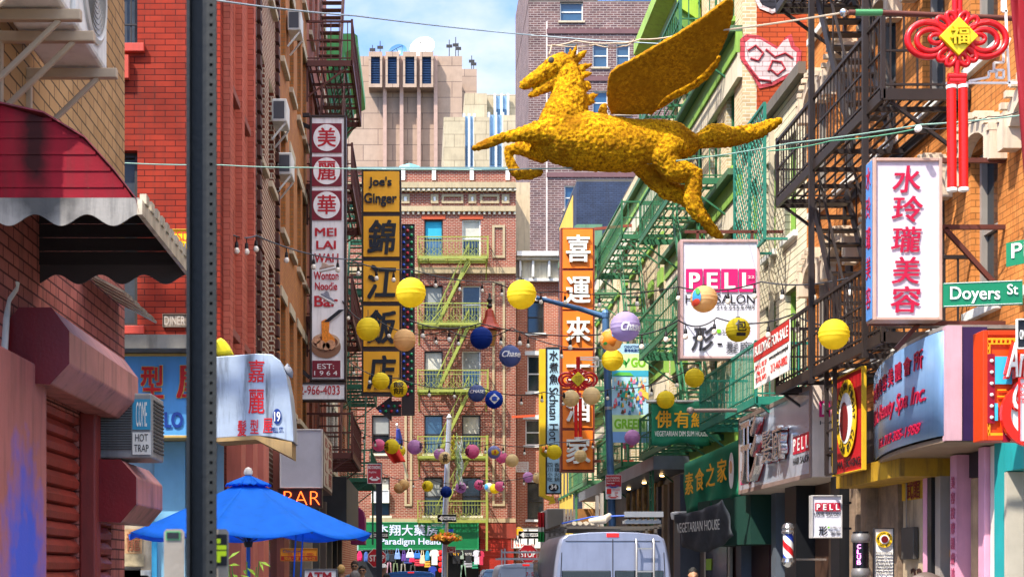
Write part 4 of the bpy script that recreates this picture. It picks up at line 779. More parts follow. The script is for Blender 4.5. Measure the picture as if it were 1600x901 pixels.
px_patch(r, Y, 1540+2, 553, 1553, 661, DR, name='bulb_strip', t=.02); px_patch(r, Y, 1553.5, 557, 1580, 600, CY, name='panel', t=.02); px_patch(r, Y, 1552, 630, 1558, 657, CY, name='panel', t=.02); px_patch(r, Y, 1566, 650, 1577, 690, DR, name='bulb_strip', t=.02)
for x, y in [(1548,564+17.6*k) for k in range(6)]+[(1572,659),(1572,677)]: MB().lathe(P(x,y,Y)-Y1*.025, [(.018,0),(.014,.015),(.003,.02)], 10, -Y1, X1).build('bulb', WT, r)
RN = M('e0261c', .35); 
for s, x0, y0, x1, y1 in (('Animal',1564,538,1640,592),('Club',1574,598,1632,642)): T(r, s, x0-1, y0-2, x1+3, y1+2, Y, RN, shear=.3, bold=.1, off=.06, t=.06); T(r, s, x0, y0, x1, y1, Y, WT, shear=.3, bold=.01, off=.13, t=.02)
disc(r, FR(1570,640,1650,720,Y), .5, .1, .33, RN, 'emblem_ring', off=.06, t=.06, r0=.24); disc(r, FR(1570,640,1650,720,Y), .5, .1, .235, WT, 'emblem', off=.06, t=.03)
r = sign('parking_sign', 'white parking sign with red lettering cut by the right frame edge', 'sign', FR(1592,590,1625,690,11.9), WT, M('c82020', .4), .02, .008)
for i, s in enumerate(('NO STOPPING','Sun-Sat','Thru')): T(r, s, 1594, 598+12*i, 1623, 606+12*i, 11.9, RN)
r = sign('arrow_sign', 'black and white arrow sign tilted at the right frame edge above the orange sign', 'sign', FR(1588,498,1620,545,11.7), BLK, WT, .02, .01); T(r, 'ONE WAY', 1593, 515, 1618, 530, 11.7, WT)
# street name signs
Y = 12; SG = M('12744c', .35, 0, .05)
r = thing('street_sign', 'green Doyers Street name sign at the right edge', 'street sign', P(1535,480,Y)); fr = FR(1474,441,1598,479,Y)
MB().prism([P(x,y,Y) for x, y in ((1474,442),(1598,437),(1598,476),(1474,480))], (0,.01,0)).build('plate', SG, r); T(r, 'Doyers', 1484, 448, 1562, 474, Y, WT, bold=.012, off=.006, t=.004); T(r, 'St', 1573, 444, 1590, 460, Y, WT, bold=.012, off=.006, t=.004)
m = MB()
for y0, y1 in ((442.5,443.2),(478,479)): m.bar(P(1475,y0+.3,Y-.003), P(1597,y0-4.5,Y-.003), .004)
m.build('border', WT, r)
r = thing('street_sign', 'green Pell Street name sign turned half away at the right edge', 'street sign', P(1610,412,12.2))
u = V((.72,-.55,0)).normalized(); a = P(1572,417,12.4); fr = (a, u, V((0,0,1)), u.cross(Z1), .75, .2)
MB().prism([fpt(fr,0,1), fpt(fr,1,1)+Z1*.06, fpt(fr,1,0)+Z1*.06, fpt(fr,0,0)], -fr[3]*.01).build('plate', SG, r); o = TF(r, fr, 'PELL ST', .06, .18, .9, .8, WT, bold=.012, off=.004, t=.004); o.location.z = .025
r = thing('sign_post', 'grey sign post just beyond the right edge carrying the street name signs', 'post', P(1607,900,12.05)); MB().tube([V((PX(1607,12.05),12.05,0)), P(1607,340,12.05)], .035, 10).build('post', M('6a6a68', .4, .5), r)
# pharmacy at the end of the street
Y = 69.3; r = sign('shop_sign', 'long green pharmacy sign with white characters across the end of the street', 'sign', FR(560,815,748,858,Y), M('0f6a3c', .4), M('2a8a5a', .4), .5, .05)
PW = M('c9d4ec', .4)
for i, ch in enumerate('杰翔大藥房'): T(r, ch, 589+19.3*i, 819, 606.5+19.3*i, 836, Y, PW, bold=.03)
T(r, 'Paradigm Health', 594, 840, 693, 853, Y, PW, bold=.025)
r = sign('shop_sign', 'white souvenir shop sign with navy monogram above the right stop sign', 'sign', FR(799,824,845,856,69.8), WT, ALU, .3, .03); T(r, 'NY', 805, 836, 816, 848, 69.8, M('14234a', .4), shear=.15, bold=.02); T(r, '39 Mott St', 805, 849, 835, 853.5, 69.8, RN); T(r, 'T', 830, 834, 840, 850, 69.8, BLK)
disc(r, FR(806,824,816,834,69.8), .5, .5, .2, GOLD, 'emblem'); 
r = thing('hanging_flag', 'red white green string flag hanging beside the grey box near the van', 'flag', P(847,846,52))
for y0, y1, mm in ((800,823,'c8202a'),(823,830,'d8d4cc'),(830,846,'1f8a3c')): MB().grid(lambda a, b: P(841+13*a, y0+(y1-y0)*b, 52+.1*math.sin(a*18)), 14, 2).build('stripe', M(mm, .7), r, solid=.02)
tag(MB().box((PX(855,51),51,PZ(856,51)), (PX(884,51),54,PZ(794,51))).build('shop_box', M('8a8480', .5, 0, .1), bev=.03), 'large plain grey box sign above the van roof', 'sign')
# banner pole and market banner
Y = 38; BLP = M('4a6e98', .45, .2, .15, dirt=.3)
r = thing('lamp_pole', 'blue painted street pole with a long arm over the street', 'street lamp', V((PX(957,Y),Y,.14)))
MB().tube([V((PX(958,Y),Y,.1)), P(957,830,Y), P(946,490,Y)], .095, 14).build('pole', BLP, r, smooth=True); MB().tube([P(946,495,Y), P(905,482,Y), P(838,465,Y)], [.075,.065,.055], 10).build('arm', BLP, r, smooth=True); MB().lathe(P(946,489,Y), [(.11,-.12),(.11,0),(.06,.08),(.0,.1)], 12).build('cap', BLP, r)
for y in (640, 760): MB().lathe(P(951,y,Y), [(.105,0),(.105,.08)], 12).build('clamp', ALU, r)
for y in (540, 690): MB().bar(P(948,y,Y), P(1013,y-4,Y), .02).build('banner_arm', ALU, r)
fr = FR(956,537,1013,691,Y-.03); r = thing('banner', 'pale blue and green illustrated street market banner hanging from the blue pole', 'banner', P(984,691,Y-.03)); 
patch(r, fr, 0, 0, 1, 1, M('a9d0e4', .6), 'cloth', t=.01); patch(r, fr, 0, .1, 1, .27, M('c9e6a0', .6), 'green_band', off=.014, t=.003); patch(r, fr, 0, .72, .97, .89, M('c9e6a0', .6), 'green_band', off=.014, t=.003); patch(r, fr, 0, .89, 1, 1, M('7aa4dc', .6), 'blue_band', off=.014, t=.003); patch(r, fr, 0, .27, 1, .33, M('3aa8c8', .6), 'picture_patch', off=.014, t=.003)
LG = M('7ab81c', .5); TF(r, fr, 'GO', .52, .14, .92, .235, LG, bold=.05, off=.02, t=.004); TF(r, fr, 'GREEN', .06, .76, .9, .86, LG, bold=.05, off=.02, t=.004); TF(r, fr, 'CHINATOWN B.I.D.', .34, .015, .95, .045, NAVY, bold=.02, off=.014, t=.004); TF(r, fr, '華埠商業改善區', .34, .05, .95, .085, NAVY, bold=.02, off=.014, t=.004)
poly(r, fr, [(.36,.24),(.37,.17),(.28,.15),(.3,.2),(.36,.22),(.46,.14),(.5,.16),(.42,.2),(.39,.24)], M('3a9a3c', .6), 'leaf_picture', off=.02, t=.003)
for k in range(95):
    x, y = .06+.86*rnd.random(), .35+.35*rnd.random(); s = .015+.035*rnd.random(); c = M(rnd.choice(['e8a83c','c84a3c','2f6fb0','3a9a8a','e0d4b4','5a3a2a','d87aa0','2a8a4c']), .6)
    poly(r, fr, [(x-s,y+.02),(x-s*.3,y-.015-.01*rnd.random()),(x+s*.6,y-.02),(x+s,y+.015),(x+s*.2,y+.025)], c, 'picture_patch', off=.018+.0002*k, t=.002)
poly(r, fr, [(.2,.53),(.42,.45),(.62,.53),(.4,.56)], M('1f9a8a', .6), 'tent_picture', off=.03, t=.003); poly(r, fr, [(.7,.49),(.8,.45),(1,.5),(1,.57)], M('e0c04c', .6), 'stall_picture', off=.03, t=.003); poly(r, fr, [(.0,.32),(.2,.285),(.5,.29),(.6,.325)], M('5ab84c', .6), 'tree_picture', off=.024, t=.003)
# traffic signs
TR = M('b01822', .35)
def octo(par, cx, cy, rr, Y, mat, off, nm): 
    c = P(cx, cy, Y-off); q = [c+V((math.cos(R(22.5+45*k))*rr, 0, math.sin(R(22.5+45*k))*rr)) for k in range(8)]; MB().prism(q, (0,.006,0)).build(nm, mat, par)
def stop(cx, cy, rp, Y, label, g):
    r = thing('stop_sign', label, 'stop sign', P(cx, cy+rp, Y), g); rr = rp*Y/F*1.07; octo(r, cx, cy, rr, Y, WT, 0, 'plate'); octo(r, cx, cy, rr*.94, Y, TR, .008, 'face'); T(r, 'STOP', cx-rp*.8, cy-rp*.32, cx+rp*.82, cy+rp*.36, Y, WT, bold=.03, off=.012, t=.004); return r
def oneway(x0, y0, x1, y1, Y, label):
    fr = FR(x0,y0,x1,y1,Y); r = sign('one_way_sign', label, 'road sign', fr, BLK, M('9a9a98', .5), .012, .012, 'one way arrow signs', .004)
    poly(r, fr, [(.05,.5),(.25,.12),(.25,.28),(.95,.28),(.95,.72),(.25,.72),(.25,.88)], WT, 'arrow'); TF(r, fr, 'ONE WAY', .26, .36, .9, .64, BLK, bold=.03, off=.014, t=.003)
stop(589, 871, 14.5, 56, 'red stop sign half hidden by the black post below the umbrella tip', 'stop signs'); oneway(572,830,607,841,55,'one way arrow sign crossing the black post in front of the pharmacy sign')
tag(MB().bar(V((PX(589,56.1),56.1,.1)), P(589,822,56.1), .07).build('sign_post', ALU), 'grey post carrying the stop sign beside the pharmacy', 'post')
stop(825, 864.5, 14.5, 55, 'red stop sign above the white truck beside the van', 'stop signs'); oneway(810,829,843,841,54.9,'one way arrow sign above the stop sign beside the van')
tag(MB().bar(V((PX(825,55.1),55.1,.1)), P(825,826,55.1), .07).build('sign_post', ALU), 'dark post carrying the stop sign above the white truck', 'post')
Y = 30; r = thing('parking_post', 'black post with a red no standing sign left of the pharmacy', 'post', V((PX(592,Y),Y,0)))
MB().box((PX(587.5,Y),Y,.1), (PX(597,Y),Y+.1,PZ(722,Y))).build('post', M('1c1a1c', .5), r)
s = sign('parking_sign', 'red no standing anytime sign on the black post near the pharmacy', 'road sign', FR(574,724,596,755,Y-.02), TR, WT, .01, .01, 'no standing signs', .003); T(s, 'NO STANDING', 575.5, 727, 594.5, 732, Y-.02, WT, bold=.02); T(s, 'Anytime', 576, 735, 588, 739.5, Y-.02, WT); T(s, '↔', 576, 744, 594, 751, Y-.02, WT, bold=.03)
Y = 37.7; s = sign('parking_sign', 'red and white no standing sign on the blue pole', 'road sign', FR(946,741,971,779,Y), WT, WT, .01, .008, 'no standing signs', .003); px_patch(s, Y, 947, 742, 970.5, 759.5, TR, name='face')
T(s, 'NO STANDING', 948, 744, 968, 748, Y, WT, off=.012); T(s, 'Saturday & Sunday', 948, 749, 968, 752, Y, WT, off=.012); T(s, '8am-6pm', 948, 753, 960, 756, Y, WT, off=.012); T(s, '↔', 949, 757, 968, 762, Y, M('2a4fa0', .5), off=.014); T(s, 'TOW AWAY\nZONE', 957, 763, 969, 771, Y, RN); px_patch(s, Y, 948, 763, 955, 771, RN, name='tow_symbol'); T(s, '↔', 949, 773, 967, 778, Y, RN)
Y = 60; r = thing('lamp_pole', 'silver street pole at the corner in front of the pharmacy', 'street lamp', V((PX(695,Y),Y,0))); MB().tube([V((PX(694,Y),Y,0)), P(696,800,Y), P(702,655,Y)], [.13,.12,.1], 12).build('pole', M('b9bcc4', .35, .6, .1), r, smooth=True); MB().lathe(P(702,655,Y), [(.11,0),(.13,.08),(.07,.16),(.03,.22)], 12).build('finial', ALU, r)
oneway(683.5,803,713.5,815,59.8,'one way arrow sign on the silver pole above the flower basket')
r = sign('street_sign', 'tiny turquoise street name sign on the silver pole', 'street sign', FR(673,817,695,825,59.8), M('1fa07a', .4), M('1fa07a', .4), .02, .01); T(r, 'MOTT ST', 675, 818.5, 693, 822.5, 59.8, WT)
for x0, c, lb in ((687,'8adc2a','small lime green flag on the silver pole'),(701,'2a50c8','small blue flag on the silver pole')): tag(MB().grid(lambda a, b: P(x0+7*a, 826+9*b, 59.7+.03*math.sin(a*6)), 4, 2).build('pennant', M(c, .6), solid=.02), lb, 'flag')
r = sign('parking_sign', 'small red sign low on the silver pole under the flowers', 'road sign', FR(698,853,712,863,59.8), TR, WT, .01, .02, 'no standing signs', .003); T(r, 'NO STANDING', 700, 855, 710, 857.5, 59.8, WT); T(r, '↔', 700, 858.5, 710, 861.5, 59.8, WT)
r = thing('flower_basket', 'hanging basket of orange and yellow flowers on the silver pole', 'flower basket', P(697,850,59.6))
MB().lathe(P(697,850,59.6), [(.1,0),(.3,.15),(.36,.3),(.3,.3)], 14).build('basket', M('5a3a24', .8), r)
for nm, mm, n in (('leaves','4a7a1c',50),('blossom','e8a01c',150),('blossom','d85a1c',60)):
    m = MB()
    for k in range(n):
        a, rr, h = rnd.random()*6.28, rnd.random()**.5*.62, rnd.random(); c = P(697,845,59.6)+V((math.cos(a)*rr, math.sin(a)*rr*.7, .05+h*.35*(1-rr))); e = V((rnd.random()-.5, rnd.random()-.5, rnd.random()-.5)).normalized(); f = e.orthogonal().normalized()
        m.obox(c, e*.06, f*.06, e.cross(f)*.006)
    m.build(nm, M(mm, .6), r)
# foreground U-channel sign post
Y = 3.5; r = thing('sign_post', 'black perforated steel post close to the camera, out of focus', 'post', V((PX(314,Y),Y,0)))
x0, x1, x2 = PX(291,Y), PX(322,Y), PX(338,Y); PB = M('0b0c0e', .5, .2, .15); PB2 = M('22211d', .5, .2, .2)
MB().box((x0,Y,0), (x0+.008,Y+.04,2.95+1)).box((x0+.0081,Y+.03,0), (x1-.0081,Y+.04,3.95)).box((x1-.008,Y,0), (x1,Y+.04,3.95)).build('channel', PB, r)
z = 0; m = MB(); xm = (x1+x2)/2; hr = .0036
m.box((x1+.0002,Y-.002,0), (xm-hr,Y+.006,3.95)).box((xm+hr,Y-.002,0), (x2,Y+.006,3.95))
while z < 3.9: m.box((xm-hr+.0001,Y-.002,z+.0072), (xm+hr-.0001,Y+.006,z+.0235)); z += .0235
m.build('perforated_flange', PB2, r)
MB().box((x1,Y+.008,0), (x2,Y+.0083,3.95)).build('flange_backing', M('0b0b0c', .7), r)
for x0, x1, lb, cc in ((256,288,'grey rear of a small sign left of the black post with a dark sticker','8a8074'),(330,357,'grey rear of a small sign right of the black post with a yellow sticker','8a8074')):
    r = thing('plate_sign', lb, 'road sign', P((x0+x1)/2,935,3.6), 'plates on the black post'); MB().prism([P(x,y,3.6) for x, y in ((x0+4,826),(x1-4,826),(x1,831),(x1,935),(x0,935),(x0,831))], (0,.004,0)).build('plate', M(cc, .5, .2), r)
    if x0 < 300: px_patch(r, 3.6, 259, 829, 282, 843, M('4a8a5a', .5), name='sticker', t=.001); px_patch(r, 3.6, 261, 831, 280, 841, BLK, name='sticker', t=.001, off=.0035)
    else:
        px_patch(r, 3.6, 331.5, 834, 355, 883, BLK, name='sticker', t=.001); yy = M('c8e01c', .5)
        for a in ((338,841,345,848),(333,851,354,858),(333,860,354,868),(339,868,345,878)): px_patch(r, 3.6, *a, yy, name='sticker_mark', t=.001, off=.0035)
# building for sale banner
fr = RW(5.38, 23.9, 21.6, 4.62, 5.36); r = thing('banner', 'red and white building for sale banner hung on the fire escape', 'banner', (5.38,22.7,4.62)); patch(r, fr, 0, 0, 1, 1, WT, 'cloth', t=.015); patch(r, fr, 0, 0, 1, .42, M('c0261e', .5), 'red_band', off=.019, t=.004)
TF(r, fr, 'BUILDING FOR SALE', .04, .1, .98, .32, WT, bold=.03, off=.026); TF(r, fr, 'www.anywhere.com/pell', .45, .48, .97, .6, BLK, off=.02); TF(r, fr, '212-460-8882', .5, .68, .95, .85, RN, off=.02); TF(r, fr, 'Jerry B. 103 SF\nMay 31 SF\nTOTAL INFO', .04, .5, .38, .9, RN, off=.02)
# ---------------------------------------------------------------- gold winged horse
def furmat(name, c1, c2, c3):
    m, nt, b = base(name, .95, 0, .1); g = nt.nodes.new('ShaderNodeNewGeometry')
    n1 = N(nt, 'ShaderNodeTexNoise', Scale=22., Detail=8., Roughness=.75); nt.links.new(g.outputs['Position'], n1.inputs['Vector'])
    n2 = N(nt, 'ShaderNodeTexNoise', Scale=2.2, Detail=5., Roughness=.6); nt.links.new(g.outputs['Position'], n2.inputs['Vector'])
    c = mixc(nt, ramp(nt, n1.outputs[0], .38, .64), hexc(c2), hexc(c1)); c = mixc(nt, ramp(nt, n2.outputs[0], .47, .68), c, hexc(c3)); nt.links.new(c, b.inputs['Base Color'])
    n3 = N(nt, 'ShaderNodeTexNoise', Scale=55., Detail=6., Roughness=.8); nt.links.new(g.outputs['Position'], n3.inputs['Vector'])
    bp = nt.nodes.new('ShaderNodeBump'); bp.inputs['Strength'].default_value = .9; bp.inputs['Distance'].default_value = .03; nt.links.new(n3.outputs[0], bp.inputs['Height']); nt.links.new(bp.outputs[0], b.inputs['Normal'])
    return m
STRAW = furmat('gold_moss', 'ffc21a', '7a4408', '94600c')
def cloudtex(nm, s, d=2):
    t = bpy.data.textures.new(nm, 'CLOUDS'); t.noise_scale = s; t.noise_depth = d; return t
TX1, TX2 = cloudtex('shag', .035, 4), cloudtex('lump', .16)
def melt(o, vox, sm=2, d1=.03, d2=.03, it=True):
    m = o.modifiers.new('r', 'REMESH'); m.mode = 'VOXEL'; m.voxel_size = vox; m.use_smooth_shade = True
    if sm: m = o.modifiers.new('s', 'SMOOTH'); m.factor = .5; m.iterations = sm
    for t, d in ((TX2, d2), (TX1, d1)):
        if d: m = o.modifiers.new('d', 'DISPLACE'); m.texture = t; m.strength = d; m.texture_coords = 'LOCAL'; m.mid_level = .5
    return o
Yh = 20; kh = Yh/F
def limb(m, pts, n=14):
    p = []; r = []
    for q in pts: p.append(P(q[0], q[1], Yh)+Y1*(q[3] if len(q) > 3 else 0)); r.append(q[2]*kh)
    d0, d1 = (p[0]-p[1]).normalized(), (p[-1]-p[-2]).normalized()
    p = [p[0]+d0*r[0]*.75, p[0]+d0*r[0]*.45]+p+[p[-1]+d1*r[-1]*.45, p[-1]+d1*r[-1]*.75]; r = [r[0]*.3, r[0]*.75]+r+[r[-1]*.75, r[-1]*.3]
    m.tube(p, r, n)
h = thing('winged_horse', 'giant golden yellow flying winged horse sculpture strung across the street', 'sculpture', P(970,268,Yh))
m = MB()
limb(m, [(846,212,26),(870,214,40),(905,220,45),(950,225,43),(990,228,40),(1030,224,36),(1058,223,31),(1078,226,20)], 20)
limb(m, [(876,208,40),(884,178,36),(889,152,29),(889,128,23),(886,110,19),(884,100,14)], 16)
limb(m, [(893,101,12),(880,100,18),(864,106,17),(848,116,13),(834,125,10.5),(823,131,9.5),(817,134,7)])
limb(m, [(876,122,11),(860,132,9),(846,141,7),(835,146,6),(828,149,4.5)])
limb(m, [(893,92,4,-.05),(897,82,4,-.07),(900,75,1.5,-.08)], 8); limb(m, [(888,90,4,.08),(891,80,4,.09),(893,72,1.5,.1)], 8)
limb(m, [(862,214,24,-.13),(838,212,17,-.16),(812,216,11,-.16),(785,220,8,-.16),(765,228,7.5,-.16),(750,234,6.5,-.16),(739,237,4,-.16)])
limb(m, [(850,228,22,.16),(815,226,11,.18),(794,229,8,.18),(797,243,7.5,.18),(803,257,8,.18),(812,268,8.5,.18),(830,267,8,.18),(846,263,6,.18)])
limb(m, [(1045,235,32,-.1),(1034,254,24,-.16),(1048,270,20,-.17),(1068,275,17,-.17),(1081,278,14.5,-.17),(1080,296,13.5,-.17),(1078,314,14,-.17),(1082,330,13.5,-.17),(1091,344,10,-.17),(1102,352,6,-.17)])
limb(m, [(1012,245,28,.16),(1025,270,17,.2),(1048,291,16,.2),(1072,300,14,.2),(1088,314,11,.2),(1100,330,10,.2),(1111,346,9,.2),(1121,358,9,.2),(1131,364,5,.2)])
limb(m, [(1076,224,12),(1090,221,11),(1112,212,19),(1128,212,18),(1142,214,15.5),(1165,210,14),(1184,205,12),(1204,196,9.5),(1219,188,5.5)])
body = melt(m.build('body', STRAW, h, smooth=True), .016, 3, .045, .025)
m = MB()
for x0, y0, x1, y1, w_ in ((903,92,917,78,7),(906,106,925,101,6),(909,117,925,115,6),(911,128,924,133,6),(913,140,925,137,6),(919,153,935,147,7),(919,158,930,160,6)): limb(m, [(x0-4,y0+3,w_),(x0+(x1-x0)*.5,y0+(y1-y0)*.5,w_*.75),(x1,y1,1.5)], 8)
melt(m.build('mane', STRAW, h, smooth=True), .018, 1, .03, .02)['kind'] = 'thing'
MB().lathe(P(860,99,Yh)-Y1*.135, [(.042,-.03),(.04,.0),(.025,.012),(.005,.016)], 14, -Y1, X1).build('eye', M('4a4640', .8), h, smooth=True)
def wy(y): return Yh-.1-(177-y)*kh*.82
out = [(950,122),(954,112),(966,103),(982,95),(1015,76),(1057,53),(1100,25),(1138,-4),(1146,2),(1146,21),(1141,40),(1136,57),(1127,77),(1114,97),(1097,114),(1079,129),(1060,138),(1045,146),(1034,155),(1026,166),(1017,177),(985,178),(955,178),(949,165),(948,145)]
nw = V((0,-.77,-.64)); 
STRAWD = furmat('gold_moss_shaded', 'd89a16', '84500a', 'a06c0e'); w1 = MB().prism([P(x,y,wy(y))+nw*.04 for x, y in out], -nw*.07).build('wing', STRAWD, h); melt(w1, .016, 2, .022, .01)  # darker straw copy: the wing face's shade put into its colour
m = MB(); p = [(1014,180),(1030,166),(1048,152),(1066,142),(1084,133),(1102,118),(1116,103),(1124,90)]; m.tube([P(x+2,y+3,wy(y)-.02)-nw*.12 for x, y in p], [.03,.06,.075,.075,.075,.07,.06,.03], 12); melt(m.build('wing_rim', STRAW, h), .02, 1, .04, .02)
m = MB(); limb(m, [(950,176,7,.35),(947,160,8,.4),(950,150,6,.42)]); melt(m.build('wing', STRAW, h), .02, 1, .04, .02)
# ---------------------------------------------------------------- paper lanterns
def lantern_mat(name, c):
    m, nt, b = base(name, .7, 0, .2); c = wear(nt, b, hexc(c), .14, 5, .12, 60, .06)
    tr = nt.nodes.new('ShaderNodeBsdfTranslucent'); nt.links.new(c, tr.inputs[0]); ms = nt.nodes.new('ShaderNodeMixShader'); ms.inputs[0].default_value = .5
    o = nt.nodes['Material Output']; nt.links.new(b.outputs[0], ms.inputs[1]); nt.links.new(tr.outputs[0], ms.inputs[2]); nt.links.new(ms.outputs[0], o.inputs[0]); return m
LC = dict(y='f2dc3c', t='ecc68c', n='173a8c', s='6a78a8', b='1c48b0', l='b7a6cc', o='c4b428', p='f088b0', v='d8a4d2', c='f0d8a8', k='9a9ac8', w='d8d8d0')
LM = {k: lantern_mat('lantern_paper_'+k, v) for k, v in LC.items()}
lmesh = {}
def lantern(px, py, rp, c, label, mark=None, g='paper lanterns strung over the street', dy=0):
    Y = .19*F/rp+dy; ctr = P(px, py, Y); R_ = rp*Y/F
    r = thing('paper_lantern', label, 'lantern', ctr-Z1*R_, g)
    m = MB(); n = 20; prof = []; 
    for i in range(n+1):
        a = -math.pi/2+.16+(math.pi-.32)*i/n; q = (1.0 if i % 2 else .955); prof.append((R_*math.cos(a)*q, R_*math.sin(a)*.97))
    m.lathe(ctr, prof, 26); m.build('shade', LM[c], r, smooth=True)
    m = MB(); m.lathe(ctr+Z1*R_*.955, [(R_*.17,0),(R_*.18,.012),(R_*.15,.012)], 12); m.bar(ctr+Z1*R_*.97-X1*R_*.17, ctr+Z1*R_*.97+X1*R_*.17, .008); m.bar(ctr+Z1*R_*.97, ctr+Z1*(R_*.97+.12), .008); m.build('wire_ring', DARKF, r)
    def wrap(fr, s, x0, y0, x1, y1, mat, **k):
        o = TF(r, fr, s, x0, y0, x1, y1, mat, t=.006, **k); return bend(o)
    def bend(o):
        og = W[o.name]
        for a in o.data.vertices:
            q = a.co+og-ctr; dd = R_*R_-q.x*q.x-q.z*q.z; y = -math.sqrt(max(dd, R_*R_*.05)); a.co = ctr+V((q.x, y-.004+(q.y+R_)*1.0, q.z))-og
        return o
    fr = (ctr+V((-R_,-R_,-R_)), X1, Z1, -Y1, 2*R_, 2*R_)
    for mk in (mark or []):
        if mk[0] == 't': wrap(fr, mk[1], *mk[2], mk[3], bold=.03, shear=mk[4] if len(mk) > 4 else 0)
        else:
            cx, cy, rx, ry = mk[1]; mb = MB(); cc = fpt(fr, cx, cy, 0); k = 5
            def fn(a, b_): return cc+X1*(rx*2*R_*(b_)*math.cos(a*6.2832)*(1+(mk[3] if len(mk) > 3 else 0)*math.cos(a*31.4)))+Z1*(ry*2*R_*b_*math.sin(a*6.2832)*(1+(mk[3] if len(mk) > 3 else 0)*math.cos(a*31.4)))
            mb.grid(fn, 40, 4); o = mb.build('painted_mark', mk[2], r, solid=.003); og = W[o.name]
            for a in o.data.vertices:
                q = a.co+og-ctr; a.co = ctr+V((q.x, -math.sqrt(max(R_*R_-q.x*q.x-q.z*q.z, R_*R_*.05))-.006-mk[4] if len(mk) > 4 else -math.sqrt(max(R_*R_-q.x*q.x-q.z*q.z, R_*R_*.05))-.006, q.z))-og
    return r
WM = M('e8e6e0', .6); OM = M('dd7a14', .6); BM = M('2f86c0', .6); RM = M('c8402a', .6); GM = M('3a8a3c', .6); YM = M('e8b81c', .6)
cx_ = (.18,.36,.85,.66)
